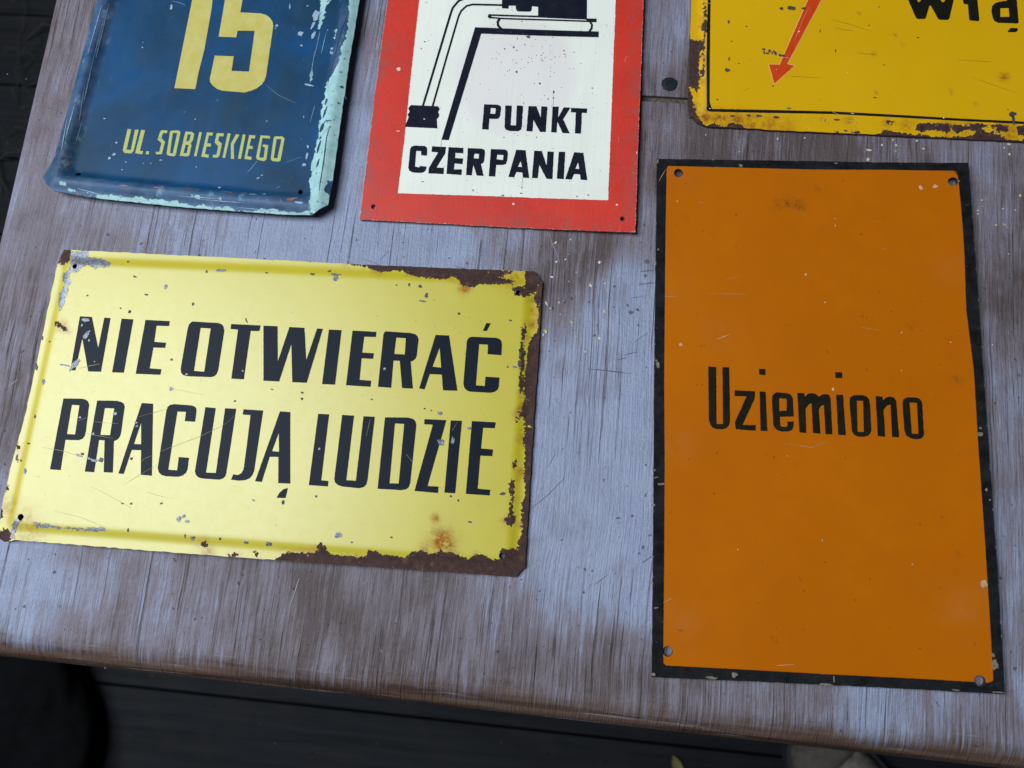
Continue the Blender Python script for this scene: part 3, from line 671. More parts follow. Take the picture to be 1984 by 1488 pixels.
Y.marks('dark_chips', MT_CHIP, [(*Z4([(925, 270)])[0], 4, 2, -.4), (*Z4([(890, 510)])[0], 3, 3.6), (*Z4([(828, 487)])[0], 1.8), (*Z4([(1325, 457)])[0], 2.4, 3.4), (*Z4([(1003, 392)])[0], 4.5, 2), (*Z4([(880, 166)])[0], 2.4), (*Z4([(1418, 235)])[0], 2.2, 2.8), (*Z4([(1830, 243)])[0], 3, 1.6), (*Z4([(600, 400)])[0], 2), (*Z5([(232, 252)])[0], 5, 2.4), (*Z5([(348, 232)])[0], 4, 2, .5), (*Z5([(970, 337)])[0], 4, 3), (*Z5([(895, 325)])[0], 2, 4), (*Z5([(1015, 400)])[0], 3, 5), (*Z5([(808, 328)])[0], 1.6), (*Z5([(1237, 524)])[0], 2.6), (*Z5([(1590, 570)])[0], 3, 1.6), (*Z5([(1570, 890)])[0], 1.4, 2.6), (*Z5([(1655, 870)])[0], 4, 6), (*Z5([(1662, 800)])[0], 3, 5),
    (*A4(605, 55), 3, 3.4), (*A4(930, 428), 2.6), (*A4(1510, 125), 1.2, 5, .5), (*A4(1708, 658), 3, 1.4), (*A4(1940, 683), 3, 2), (*A4(1940, 730), 2.4, 2), (*A4(1422, 747), 1.8), (*C4(700, 515), 3, 2.6), (*C4(318, 478), 3.6, 2.8), (*C4(465, 522), 4, 5), (*C4(1500, 68), 1.8, 2), (*C4(630, 862), 2.6, 1.8), (*C4(697, 864), 2.6, 2), (*C4(930, 862), 2.8, 1.6, .5), (*C4(1872, 855), 2.4, 4, .2), (*D4(235, 812), 2.4, 4, .2), (*D4(490, 767), 2.8, 2.2), (*D4(1535, 768), 2.6, 1.8), (*D4(1592, 800), 2, 2), (*D4(1935, 745), 5, 2.6, .3), (*D4(1328, 87), 2.2, 1.6), (*D4(1382, 102), 1.6), (*D4(380, 10), 2.4), (*D4(920, 14), 2), (*Z7([(775, 925)])[0], 2.4, 1.8), (*Z7([(502, 960)])[0], 1.8), (*Z7([(1312, 820)])[0], 3.4, 2), (*Z7([(1180, 640)])[0], 2, 1), (*Z6([(880, 873)])[0], 1.6, 4), (*Z6([(1510, 938)])[0], 2, 3), (*Z6([(1270, 915)])[0], 1.4, 4), (*Z6([(240, 95)])[0], 2, 4), (*Z6([(195, 280)])[0], 3.6, 2), (*Z6([(900, 385)])[0], 2.4), (*Z4([(340, 715)])[0], 2), (*Z4([(250, 890)])[0], 2.4, 8, .25), (*Z4([(290, 690)])[0], 1.8, 5, .2), (*Z6([(115, 380)])[0], 2, 6)], lift=.00025)
Y.marks('scratches', MT_SCR, (), [([C4(0, 425), C4(170, 455), C4(345, 510)], .8), ([C4(920, 460), C4(1240, 338), C4(1440, 240), C4(1500, 178)], .8), ([C4(770, 545), C4(800, 515), C4(860, 490)], .8), ([C4(410, 228), C4(600, 245)], .9), ([C4(345, 320), C4(560, 358)], .8), ([C4(290, 220), C4(350, 200)], .8), ([C4(760, 190), C4(970, 130)], .6), ([A4(210, 495), A4(375, 460)], 1.0), ([A4(940, 653), A4(1180, 700)], .6),
    ([C4(630, 720), C4(900, 560)], .5), ([Z6([(620, 570)])[0], Z6([(900, 720)])[0]], .5), ([Z6([(1010, 615)])[0], Z6([(1130, 650)])[0], Z6([(1190, 658)])[0]], .7), ([Z6([(360, 740)])[0], Z6([(560, 790)])[0], Z6([(720, 855)])[0]], .6), ([D4(1190, 440), D4(1235, 500)], .8), ([D4(1545, 260), D4(1585, 190)], .7), ([D4(880, 300), D4(910, 170)], .6)], .00026)

# ---------------------------------------------------- orange sign: Uziemiono
so = [(1273, 308.5), (1570, 312), (1873, 318), (1893, 590), (1910, 840), (1929, 1100), (1943.5, 1344), (1600, 1327), (1263, 1311.5), (1266, 1000), (1268, 700)]
O = Sign('notice_sign', so, .0026, 'upright orange sign with black painted border reading Uziemiono', ((1263, 1311.5), (1943.5, 1344)))
O.zf = lambda u, v: .0026 + .0005 * (u / .09) ** 2 + .0018 * max(0, u / .09) ** 3
oh = [(1314.5, 335.5, 9), (1846.5, 352, 9.5), (1293.5, 1262, 9), (1898.5, 1319.5, 9.5)]
MT_BOARD = plain('black_board_edge', (.020, .019, .018), .6, .5, 300, .3)
O.plate('plate', [circle(O.px(x, y), r * .00030, 22, .03) for x, y, r in oh], .003, .0024, mat_orange(), MT_BOARD, .0002)
pan = [(1291.7, 321.4), (1400, 324), (1570, 328.5), (1720, 329), (1855, 331), (1862, 400), (1868, 482), (1872, 600), (1887, 720), (1895, 860), (1905, 1000), (1913, 1120), (1925, 1323.5), (1800, 1316), (1600, 1306), (1440, 1297), (1285, 1289), (1287, 1100), (1288, 900), (1287, 740), (1289, 500)]
O.attr('panel', O.sd([pan])); O.attr('edge_distance', -sdf(O.V, [O.outr]))
O.attr('rust', O.blobs([(1530, 395, 12, 1), (1550, 398, 9, 1.1), (1508, 397, 10, .7), (1583, 364, 5, .8), (1690, 418, 3, .7), (1420, 386, 3, 1), (1380, 458, 3, 1), (1824, 402, 4, 1.1), (1760, 631, 4, 1), (1630, 1070, 3, .7), (1855, 735, 9, .6), (1860, 1075, 5, .6), (1367, 1148, 3, .9), (1330, 422, 4, .9), (1535, 382, 5, .6), (1501, 1236, 3, .9), (1605, 1240, 3, .9), (1662, 1265, 3, .8)]))
O.attr('haze', O.blobs([(1320, 1215, 40, 1), (1300, 860, 40, 1), (1400, 650, 40, .6), (1880, 1180, 50, .9), (1310, 560, 40, .6), (1320, 340, 30, .7), (1840, 520, 40, .5)]))
INK_O = mat_ink('brush_black_lettering', (.009, .008, .005), (.016, .013, .007), .5, (.20, .08, .01), -.01, .2)
O.text((1340, 700, 4), [
    ('U', [[(128, 42), (190, 44), (193, 486), (242, 486), (238, 45), (291, 46), (298, 465), (290, 495), (272, 516), (245, 527), (190, 526), (163, 515), (143, 490), (133, 450)]]),
    ('z', [[(331, 225), (492, 232), (488, 290), (395, 492), (498, 494), (497, 538), (342, 528), (334, 475), (425, 272), (333, 270)]]),
    ('i', [[(526, 234), (573, 235), (587, 541), (534, 539)], [(522, 58), (571, 60), (572, 107), (524, 104)]]),
    ('e', [[(655, 240), (735, 246), (765, 256), (780, 276), (785, 300), (790, 428), (683, 430), (688, 500), (700, 508), (738, 505), (744, 490), (738, 468), (790, 465), (790, 505), (778, 532), (750, 545), (700, 545), (665, 535), (643, 515), (632, 490), (621, 300), (628, 262)]], [[(678, 287), (735, 291), (736, 381), (680, 386)]]),
    ('m', [[(818, 246), (873, 248), (877, 275), (900, 252), (925, 246), (960, 252), (990, 275), (1015, 255), (1045, 253), (1066, 264), (1076, 290), (1091, 568), (1036, 563), (1025, 340), (1005, 345), (985, 372), (998, 560), (940, 556), (928, 325), (905, 335), (882, 370), (888, 555), (835, 551)]]),
    ('i', [[(1119, 258), (1173, 260), (1195, 575), (1135, 569)], [(1111, 84), (1166, 86), (1167, 131), (1114, 130)]]),
    ('o', [[(1258, 262), (1325, 263), (1358, 274), (1376, 295), (1382, 325), (1393, 525), (1387, 556), (1368, 577), (1335, 586), (1290, 584), (1260, 572), (1243, 545), (1238, 515), (1222, 310), (1228, 280)]], [[(1280, 305), (1328, 308), (1334, 547), (1286, 545)]]),
    ('n', [[(1425, 270), (1478, 273), (1482, 302), (1505, 280), (1535, 274), (1568, 282), (1585, 305), (1608, 590), (1552, 587), (1540, 335), (1515, 342), (1487, 375), (1500, 585), (1442, 580)]]),
    ('o', [[(1668, 280), (1735, 279), (1766, 290), (1783, 312), (1788, 340), (1800, 558), (1794, 585), (1775, 601), (1740, 605), (1695, 597), (1665, 578), (1650, 545), (1645, 500), (1632, 325), (1640, 295)]], [[(1689, 320), (1745, 323), (1757, 563), (1706, 560)]])], INK_O, .00016)
_o = lambda x, y: (1240 + x * .4356, 840 + y * .4356); _p = lambda x, y: (1240 + x * .3831, 290 + y * .3831)
O.marks('paint_chips', plain('tan_chip', (.17, .13, .09), .7, .5, 700), [(*_o(90, 225), 7, 2.2, .1), (*_o(72, 195), 5, 1.2, .3), (*_o(58, 318), 3, 3), (*_o(52, 662), 2.5, 3), (*_o(72, 775), 4, 1.4, .3), (*_o(60, 1070), 4, 3), (*_o(320, 1086), 12, 2.4, -.05), (*_o(825, 1117), 11, 2.2, -.05), (*_o(862, 1092), 1.2, 6), (*_o(420, 1073), 5, 5), (*_o(65, 163), 2, 2), (*_o(1540, 250), 2, 3), (*_o(1555, 295), 2, 1.4), (*_o(1575, 1030), 6, 8), (*_o(1570, 985), 3, 4), (*_o(1400, 1140), 8, 1, -.05), (*_o(1590, 1150), 10, 1.2, -.05), (*_p(90, 1090), 3, 8, .2), (*_p(82, 1068), 3, 2), (*_p(92, 505), 2.4, 2), (*_p(78, 575), 1.2, 5), (*_p(88, 60), 2, 5), (*_p(510, 82), 4, 3), (*_p(1720, 1408), 2.5, 2), (*_p(1720, 1440), 5, 4), (*_p(990, 70), 4, 1.2), (*_p(1610, 160), 3, 1.2, .3)], lift=.0003)
O.marks('pale_nicks', plain('pale_orange_nick', (.55, .34, .19), .5, .3), [(*_p(1420, 195), 4, 4), (*_p(1495, 187), 5, 4), (*_p(205, 987), 4, 3), (*_p(838, 633), 2.5, 2.5), (*_p(975, 1213), 2.4, 3), (*_p(1322, 925), 1.4), (*_p(1570, 975), 1.6), (*_p(935, 773), 1.4), (*_p(1322, 1118), 1.2), (*_p(987, 350), .9, 1.8), (*_p(987, 385), 1, 2.4), (*_p(190, 262), 1.8, 1.2), (*_o(810, 475), 1, 2.6), (*_o(655, 100), 1.2), (*_o(435, 515), .8, 2), (*_o(1210, 582), 1.2), (*_o(1527, 670), 6, 6)],
        [([_o(105, 752), _o(140, 733)], 1.2), ([_o(608, 1032), _o(686, 1026)], 1.2), ([_p(388, 960), _p(455, 935)], 1.4), ([_p(298, 269), _p(320, 270)], 1), ([_p(128, 744), _p(190, 744)], .6), ([_p(350, 730), _p(540, 731)], .5), ([_p(1120, 900), _p(1215, 915)], .5), ([_p(435, 660), _p(500, 640)], .5), ([_o(640, 45), _o(760, 62), _o(835, 35)], .6), ([_p(130, 100), _p(95, 160)], .8), ([_p(1225, 500), _p(1250, 506)], .8)], .0003)

# ---------------------------------------------------- red framed sign: PUNKT CZERPANIA
so = [(797, -372), (1262, -360), (1246.7, 0), (1238, 226), (1230.3, 452), (960, 439), (697, 425), (726, 185.5), (750.5, 0)]
Rd = Sign('fire_water_sign', so, .0026, 'cream sign with red border and black pump drawing reading PUNKT CZERPANIA', ((697, 425), (1230, 452)))
Rd.zf = lambda u, v: .0026 + .0018 * max(0, u / .085) ** 2
rh = [(723.5, 400.5, 5), (1206, 424, 5)]
Rd.plate('plate', [circle(Rd.px(x, y), r * .00030, 16, .05) for x, y, r in rh], .003, .0018, mat_red(), plain('red_board_edge', (.26, .11, .09), .7, .5, 500, .3), .00025)
Rd.attr('edge_distance', -sdf(Rd.V, [Rd.outr]))
pz = [(852, -310), (1205, -300), (1199, -120), (1193, 0), (1188, 130), (1183, 265), (1178, 388), (975, 381), (771, 374.5), (782.5, 280), (797, 140), (812.5, 0), (832, -150)]
pan = Rd.print('panel', [pz], mat_cream(), (), .00028, .00009, .0011, .003, 'cream painted panel with faded pink disc')
Rd.face = pan
vp = np.array([q.co[:2] for q in pan.data.vertices])
cpk = np.array(Rd.px(1000, 145)); rpk = np.linalg.norm(np.array(Rd.px(1110, 145)) - cpk)
dd = np.hypot((vp[:, 0] - cpk[0]), (vp[:, 1] - cpk[1]) * .92); fattr(pan.data, 'pink', np.clip((rpk * 1.14 - dd) / .007, 0, 1))
INK_R = mat_ink('blue_black_print', (.0075, .0085, .015), (.012, .0135, .022), .42, (.25, .25, .25), .0, .12)
E4 = lambda x, y: (760 + x / 4, y / 4)
def stroke(pts, w):
    pts = [np.array(p, float) for p in pts]; L, R_ = [], []
    for i, p in enumerate(pts):
        t = pts[min(i + 1, len(pts) - 1)] - pts[max(i - 1, 0)]; t /= np.linalg.norm(t); nn = np.array([-t[1], t[0]]) * w / 2
        L.append(tuple(p + nn)); R_.append(tuple(p - nn))
    return L + R_[::-1]
def e4(l): return [E4(*q) for q in l]
SPEC = dict(jit=.00006, lift=.00020)
Rd.print('hose', [e4(stroke([(860, -28), (640, -30), (575, -18), (515, 8), (470, 60), (455, 100), (350, 450), (237, 825)], 17)), e4(stroke([(865, 41), (620, 36), (575, 48), (535, 85), (515, 125), (420, 450), (312, 828)], 15))], INK_R, **SPEC)
Rd.print('strainer', [e4([(145, 815), (355, 825), (368, 845), (355, 870), (363, 885), (362, 905), (345, 925), (350, 996), (98, 984), (128, 908), (118, 890), (135, 868), (124, 840)])], INK_R, [e4([(240, 920), (254, 921), (254, 928), (241, 927)])], jit=.00006, lift=.00024)
Rd.print('bank_line', [e4([(642, 212), (1600, 245), (1600, 290), (690, 262), (438, 1087), (381, 1085)])], INK_R, jit=.00006, lift=.00020)
Rd.print('pump_body', [e4([(850, -330), (1512, -330), (1508, 142), (1130, 132), (1130, 54), (1082, 50), (1080, 80), (1068, 92), (970, 90), (958, 75), (956, 46), (903, 45), (901, 68), (850, 66)])], INK_R, jit=.00006, lift=.00024)
Rd.print('pump_base', [e4(stroke([(752, 118), (1130, 130), (1510, 147)], 13)), e4(stroke([(750, 137), (870, 146), (1250, 157), (1560, 168)], 12)), e4([(748, 110), (768, 112), (766, 142), (746, 142), (739, 127)]), e4([(1500, 145), (1583, 146), (1582, 174), (1505, 168)]),
                       e4(stroke([(832, 146), (817, 172), (820, 200), (845, 226)], 19)), e4(stroke([(1532, 170), (1548, 195), (1544, 222), (1524, 250)], 16))], INK_R, jit=.00005, lift=.00028)
Rd.text((760, 180, 4), [
    ('P', [[(712, 88), (815, 92), (838, 100), (845, 116), (838, 178), (826, 197), (808, 203), (753, 203), (748, 286), (696, 283)]], [[(764, 118), (802, 120), (798, 163), (760, 161)]]),
    ('U', [[(876, 97), (928, 99), (918, 250), (958, 252), (965, 98), (1015, 100), (1005, 262), (1000, 285), (980, 298), (915, 297), (885, 290), (870, 270)]]),
    ('N', [[(1056, 102), (1118, 104), (1150, 190), (1155, 105), (1203, 108), (1190, 305), (1145, 303), (1095, 210), (1088, 300), (1040, 297)]]),
    ('K', [[(1242, 106), (1292, 108), (1285, 190), (1330, 112), (1382, 115), (1325, 205), (1376, 315), (1320, 312), (1280, 225), (1274, 308), (1231, 306)]]),
    ('T', [[(1385, 116), (1512, 122), (1508, 158), (1470, 156), (1463, 317), (1415, 314), (1422, 153), (1384, 152)]]),
    ('C', [[(175, 408), (255, 412), (270, 424), (273, 440), (270, 487), (222, 484), (224, 452), (187, 450), (177, 570), (208, 578), (214, 567), (266, 571), (260, 600), (245, 616), (215, 622), (155, 616), (132, 604), (124, 580), (138, 435), (150, 415)]]),
    ('Z', [[(309, 414), (418, 420), (412, 470), (345, 578), (402, 582), (398, 630), (279, 624), (284, 580), (355, 462), (304, 458)]]),
    ('E', [[(436, 420), (553, 427), (549, 470), (490, 465), (488, 505), (550, 509), (546, 553), (484, 548), (478, 592), (540, 594), (537, 638), (420, 629)]]),
    ('R', [[(586, 428), (695, 432), (716, 442), (720, 460), (712, 530), (704, 545), (688, 552), (709, 645), (655, 641), (628, 560), (618, 640), (572, 637)]], [[(638, 472), (672, 474), (668, 510), (632, 507)]]),
    ('P', [[(764, 435), (875, 440), (893, 450), (897, 470), (890, 530), (880, 552), (860, 560), (806, 560), (799, 650), (748, 646)]], [[(814, 480), (862, 483), (858, 520), (810, 515)]]),
    ('A', [[(960, 441), (1033, 445), (1062, 661), (1013, 658), (1008, 620), (962, 614), (945, 656), (900, 652)]], [[(995, 530), (1005, 575), (975, 572)]]),
    ('N', [[(1100, 448), (1160, 451), (1195, 560), (1203, 454), (1253, 457), (1242, 670), (1195, 666), (1140, 560), (1128, 662), (1082, 660)]]),
    ('I', [[(1290, 456), (1341, 458), (1330, 670), (1275, 665)]]),
    ('A', [[(1410, 460), (1482, 465), (1512, 677), (1460, 674), (1455, 632), (1408, 630), (1392, 673), (1340, 669)]], [[(1440, 540), (1448, 590), (1420, 588)]])], INK_R, .00014)
F4 = lambda x, y: (760 + x / 4, 180 + y / 4)
rr = random.Random(11)
sp = [(*E4(rr.gauss(1080, 190), rr.gauss(430, 140)), rr.choice((.7, .9, 1.3)), rr.choice((.7, 1.0))) for _ in range(70)] + [(rr.uniform(800, 1180), rr.uniform(5, 380), .8, .7) for _ in range(60)]
Rd.marks('specks', plain('grime_speck', (.10, .085, .08), .6, .4), [(*E4(963, 558), 2.4, 2.4), (*E4(1143, 648), 2.4, 2.2), (*E4(1055, 288), 5, 3), (*E4(1250, 715), 1.4, 4), (*E4(1248, 760), 1.6), (*E4(1208, 768), 1.6), (*E4(1550, 684), 2, 1), (*E4(252, 325), 2, 1.3), (*E4(225, 378), 1.4), (*E4(940, 368), 2.2), (*E4(870, 380), 1.6), (*E4(1330, 395), 1.4), (*E4(865, 1067), 1.3), (*E4(1118, 1066), 1.3), (*F4(625, 755), 1.6), (*F4(855, 795), 3, 1.2), (*F4(1430, 803), 2, 1.4), (*F4(1518, 793), 2.2, 1.2), (*F4(1004, 735), 1.2, 2), (*F4(1000, 780), 2.4, 1.6), (*F4(235, 688), 3, .8)] + sp,
         [([F4(1010, 640), F4(1004, 730)], .6), ([F4(1245, 0), F4(1250, 100)], .6), ([F4(380, 370), F4(375, 440)], .8), ([E4(1245, 800), E4(1230, 840)], .6)], .0003)
Rd.marks('pale_nicks', plain('pinkish_nick', (.80, .50, .45), .5, .2), [(*E4(52, 536), 4.2, 4), (*E4(45, 1018), 4, 1), (*F4(940, 862), 2.4), (*F4(1740, 868), 2.6, 2), (*F4(1895, 465), 1.2, 3)], [([E4(1800, 480), E4(1815, 440)], .7), ([F4(1750, 340), F4(1757, 385)], .7), ([F4(1855, 620), F4(1890, 625)], .6), ([E4(-115, 330), E4(-120, 390)], .8), ([F4(1880, 560), F4(1893, 540)], .6)], .0003)

# ---------------------------------------------------- blue house number sign
so = [(262, -280), (745, -262), (719, -130), (697.5, 0), (680, 105), (660, 241), (645, 350), (636, 398), (605, 417.5), (560, 416), (460, 408.7), (360, 401), (210, 386), (150, 378), (104, 369), (90, 357), (83.5, 343), (106, 306), (116, 272), (141, 185), (166, 90), (190, 0), (225, -135)]
B = Sign('house_number_sign', so, .0065, 'blue enamel house number sign reading 15 UL. SOBIESKIEGO with chipped mint green edge', ((150, 378), (605, 417)))
_bd = rect_d([B.l(x, y, .0065) for x, y in ((258, -262), (738, -262), (630, 419), (90, 364))])
def _bz(u, v):
    d = _bd(u, v); lift = .0010 * (u / .09) ** 2
    if d < .0062: r = .0058 + .0027 * sstep((d + .002) / .0075)
    elif d < .0135: r = .0085 - .0050 * sstep((d - .0062) / .0073)
    else: r = .0035
    return r + lift
B.zf = _bz
bh = [(152, 338, 5.5), (582, 372, 5.5)]
B.plate('plate', [circle(B.px(x, y), r * .0003, 16, .08) for x, y, r in bh], .0016, .0009, mat_blue(), plain('blue_grey_edge', (.10, .14, .18), .55, .4, 500, .3), .0003)
H4 = lambda p: zreg(210, 230, 4, p); I4 = lambda p: zreg(250, 0, 4, p); K7 = lambda p: zreg(60, 230, 7.44, p)
B.attr('mint', B.sd([
    I4([(1475, 960), (1500, 800), (1530, 640), (1600, 530), (1650, 400), (1705, 200), (1700, 0), (1720, -200), (1900, -200), (1840, 0), (1790, 300), (1700, 800), (1690, 960)]),
    H4([(1635, 0), (1618, 150), (1580, 330), (1562, 480), (1572, 560), (1552, 640), (1575, 715), (1560, 790), (1700, 730), (1725, 600), (1690, 560), (1710, 490), (1780, 470), (1850, 0)]),
    H4([(-100, 590), (60, 590), (300, 628), (520, 640), (650, 668), (900, 690), (1060, 715), (1250, 708), (1450, 722), (1580, 705), (1600, 780), (1000, 745), (600, 710), (0, 650), (-80, 640)]),
    H4([(560, 600), (720, 604), (860, 615), (760, 615), (600, 608)]), H4([(870, 628), (1060, 640), (960, 642), (890, 636)]),
    I4([(1500, -200), (1560, -200), (1555, 0), (1530, 60), (1490, 160), (1470, 230), (1480, 100)]), I4([(1605, 215), (1612, 225), (1570, 420), (1545, 560), (1540, 540), (1570, 380)]), I4([(1440, 440), (1450, 440), (1405, 640), (1400, 620)]),
    K7([(360, 900), (505, 940), (430, 950), (370, 930)]), K7([(520, 1000), (680, 1040), (830, 1068), (740, 1062), (720, 1085), (620, 1070), (560, 1040)])]) + 0)
dB = -sdf(B.V, [B.outr]); B.attr('rim', np.clip((-dB * -1 if False else dB * -1 + .0135) / .003, 0, 1) if dB.max() > 0 else np.clip((dB + .0135) / .003, 0, 1))
YB = mat_ink('pale_yellow_numerals', (.47, .37, .080), (.50, .43, .15), .45, (.28, .34, .22), .045, .10)
YB2 = mat_ink('pale_yellow_street_letters', (.42, .39, .10), (.40, .44, .16), .45, (.14, .30, .20), .11, .10)
B.text((250, 0, 4), [('1', [[(542, -260), (700, -260), (648, 0), (640, 70), (585, 380), (540, 560), (514, 691), (352, 684), (490, 0)]]),
    ('5', [[(800, -260), (1130, -260), (1105, -150), (905, -150), (880, 0), (863, 97), (1025, 105), (1065, 118), (1095, 142), (1114, 172), (1118, 205), (1062, 590), (1050, 625), (1030, 655), (990, 685), (950, 702), (895, 718), (720, 703), (680, 688), (645, 660), (630, 635), (626, 615), (665, 432), (812, 437), (795, 550), (930, 556), (975, 240), (842, 238), (832, 290), (695, 285), (744, 0)]])], YB)
B.text((210, 230, 4), [
    ('U', [[(150, 80), (178, 83), (142, 240), (175, 243), (207, 86), (236, 86), (197, 250), (180, 270), (125, 266), (112, 245)]]),
    ('L', [[(255, 87), (285, 90), (245, 250), (270, 252), (263, 276), (208, 268)]]), ('.', [[(295, 252), (317, 255), (312, 278), (290, 276)]]),
    ('S', [[(415, 90), (460, 92), (455, 112), (425, 112), (412, 152), (440, 180), (415, 275), (370, 277), (368, 258), (395, 258), (412, 190), (382, 162), (402, 100)]]),
    ('O', [[(490, 93), (545, 92), (560, 105), (522, 285), (505, 293), (460, 285), (452, 270), (478, 102)]], [[(500, 112), (534, 110), (500, 270), (478, 267)]]),
    ('B', [[(598, 100), (650, 103), (666, 120), (655, 170), (638, 190), (645, 210), (628, 285), (610, 293), (553, 288)]], [[(615, 122), (640, 124), (628, 170), (605, 178)], [(600, 202), (622, 204), (608, 266), (583, 268)]]),
    ('I', [[(705, 104), (726, 106), (684, 292), (664, 291)]]),
    ('E', [[(765, 106), (812, 110), (806, 132), (780, 130), (766, 190), (797, 195), (792, 218), (762, 215), (748, 275), (780, 280), (776, 303), (720, 295)]]),
    ('S', [[(845, 112), (897, 115), (892, 138), (860, 135), (852, 170), (882, 195), (860, 290), (845, 303), (808, 300), (812, 280), (838, 280), (852, 215), (825, 185), (838, 120)]]),
    ('K', [[(925, 113), (948, 116), (905, 305), (885, 303)], [(990, 120), (1017, 125), (972, 200), (975, 312), (950, 312), (950, 195)]]),
    ('I', [[(1042, 122), (1064, 124), (1028, 312), (1004, 310)]]),
    ('E', [[(1092, 127), (1140, 131), (1135, 155), (1108, 152), (1095, 210), (1120, 214), (1116, 236), (1088, 233), (1076, 290), (1112, 298), (1108, 320), (1054, 312)]]),
    ('G', [[(1180, 130), (1250, 134), (1256, 155), (1195, 150), (1170, 295), (1180, 305), (1205, 300), (1215, 225), (1195, 215), (1200, 200), (1240, 205), (1225, 318), (1205, 330), (1155, 318), (1145, 300)]]),
    ('O', [[(1290, 138), (1350, 138), (1366, 155), (1335, 325), (1318, 334), (1270, 328), (1258, 312), (1282, 148)]], [[(1305, 158), (1342, 160), (1310, 308), (1282, 304)]])], YB2, .00006)
h4 = lambda x, y: H4([(x, y)])[0]; i4 = lambda x, y: I4([(x, y)])[0]
B.marks('paint_chips', plain('pale_blue_nick', (.25, .32, .42), .5, .3, 700), [(*i4(1450, 120), 8, 14, -.2), (*i4(1425, 200), 3, 10, -.2), (*i4(1430, 275), 4, 9, -.2), (*i4(1332, 262), 6, 6), (*i4(1248, 50), 2, 6, .2), (*i4(1382, 48), 3, 1.6), (*i4(1145, 200), 3, 3), (*i4(1337, 355), 3, 2), (*i4(1400, 662), 10, 2.4, -.1), (*i4(328, 60), 2.6, 6), (*i4(105, 370), 1.6), (*i4(110, 330), 1), (*i4(1070, 942), 2, 2), (*i4(1355, 908), 1, 3, .5), (*h4(62, 188), 2.4), (*h4(45, 278), 3.6, 2.6), (*h4(10, 308), 3), (*h4(138, 338), 2, 1), (*h4(108, 396), 2, 1), (*h4(408, 323), 4, 1, .1), (*h4(862, 535), 3.6, 1.8), (*h4(1518, 358), 4, 3.6), (*h4(1547, 218), 2.6, 3.6), (*h4(1540, 290), 2.4, 9), (*h4(1162, 462), 4, 1.6, .4), (*h4(1190, 440), 3, 1.2, .4), (*h4(1475, 650), 9, 2.4), (*h4(1120, 588), 7, 2), (*h4(1210, 585), 5, 1.6), (*h4(683, 375), 1.4), (*h4(1230, 22), 1.6), (*h4(275, 348), 1.4, .8), (*h4(-28, 0), 2.4, 1.4), (*h4(330, 348), 2, .8)],
        [([i4(340, 10), i4(400, 25), i4(440, 45)], 1.2), ([h4(1155, 330), h4(1110, 385), h4(1080, 415)], 1.4), ([h4(1305, 540), h4(1330, 525)], 1), ([i4(1440, 400), i4(1408, 600)], 1.2), ([i4(1480, 250), i4(1440, 440)], 1.6), ([i4(1530, 250), i4(1490, 420)], 1.6), ([i4(1440, 820), i4(1405, 950)], 1.2), ([h4(1380, 340), h4(1440, 318), h4(1490, 300)], .7), ([i4(1060, 660), i4(1160, 740), i4(1290, 800)], .7)] + [([(a_ / 2.7556, b_ / 2.7556), (c_ / 2.7556, d_ / 2.7556)], w_) for a_, b_, c_, d_, w_ in ((578, 10, 505, 300, 2.4), (560, 60, 490, 330, 1.6), (490, 330, 440, 540, 2.2), (450, 460, 415, 640, 1.6), (430, 640, 395, 760, 1.4), (545, 30, 470, 290, 2.0), (400, 560, 350, 740, 1.8), (360, 640, 330, 800, 2.0))] + [([h4(60, 600), h4(330, 640)], 1.6), ([h4(540, 602), h4(860, 622)], 1.8), ([h4(690, 625), h4(1060, 655)], 1.6), ([h4(1000, 690), h4(1400, 722)], 1.6), ([h4(-240, 540), h4(-60, 590)], 2)], .0003)
B.marks('dark_pits', plain('dark_blue_pit', (.020, .045, .085), .55, .3, 700), [(*h4(1658, 70), 5, 10, -.2), (*h4(1642, 150), 3, 3), (*h4(1630, 225), 3.4, 12, -.15), (*h4(1622, 350), 3, 8, -.2), (*h4(1700, 545), 5, 12, -.1), (*i4(1520, 870), 4, 12, -.15), (*i4(1528, 790), 3, 6, -.2), (*i4(1650, 675), 3.4, 3), (*i4(1625, 800), 2.4, 2), (*i4(1680, 760), 1.4, 4)],
        [([h4(1715, 60), h4(1690, 150), h4(1668, 330), h4(1640, 500), h4(1632, 560)], 2.6), ([i4(1690, 120), i4(1640, 260), i4(1600, 420), i4(1560, 560), i4(1540, 660)], 3)], .00028)
B.marks('rust_spots', plain('pink_primer', (.26, .12, .10), .6, .5, 500), [(*h4(1410, 625), 10, 5, .3), (*h4(1060, 580), 9, 1.4), (*h4(930, 570), 12, 1.2), (*h4(650, 545), 14, 1.0), (*h4(380, 535), 12, 1), (*h4(130, 520), 12, 1)], (), .00026, .7)

# ---------------------------------------------------- second yellow sign with red arrow
so = [(1345, -420), (2150, -420), (2230, 0), (2262, 289), (1984, 276), (1735, 264), (1488, 253), (1470, 251), (1369, 246.5), (1351, 239), (1335, 222), (1332.5, 197.6), (1334, 162), (1338.8, 0)]
A = Sign('danger_sign', so, .0012, 'amber yellow enamel sign with red arrow, thin black frame line and partly visible word wią', ((1369, 246.5), (1984, 276)))
_ad = rect_d([A.l(x, y, .0012) for x, y in ((1345, -420), (2150, -420), (2260, 290), (1332, 245))])
A.zf = lambda u, v: .0021 + .0017 * sstep((_ad(u, v) - .0048) / .0050)
A.plate('plate', [], .0020, .0020, mat_yellow('amber_sign_enamel', (.60, .315, .0015), (.64, .345, .003), (.60, .32, .008), .2), MT_IRON, .0003)
K5 = lambda p: zreg(1320, 0, 5.3145, p); J4 = lambda p: zreg(1488, 0, 4, p); k5 = lambda x, y: K5([(x, y)])[0]; j4 = lambda x, y: J4([(x, y)])[0]
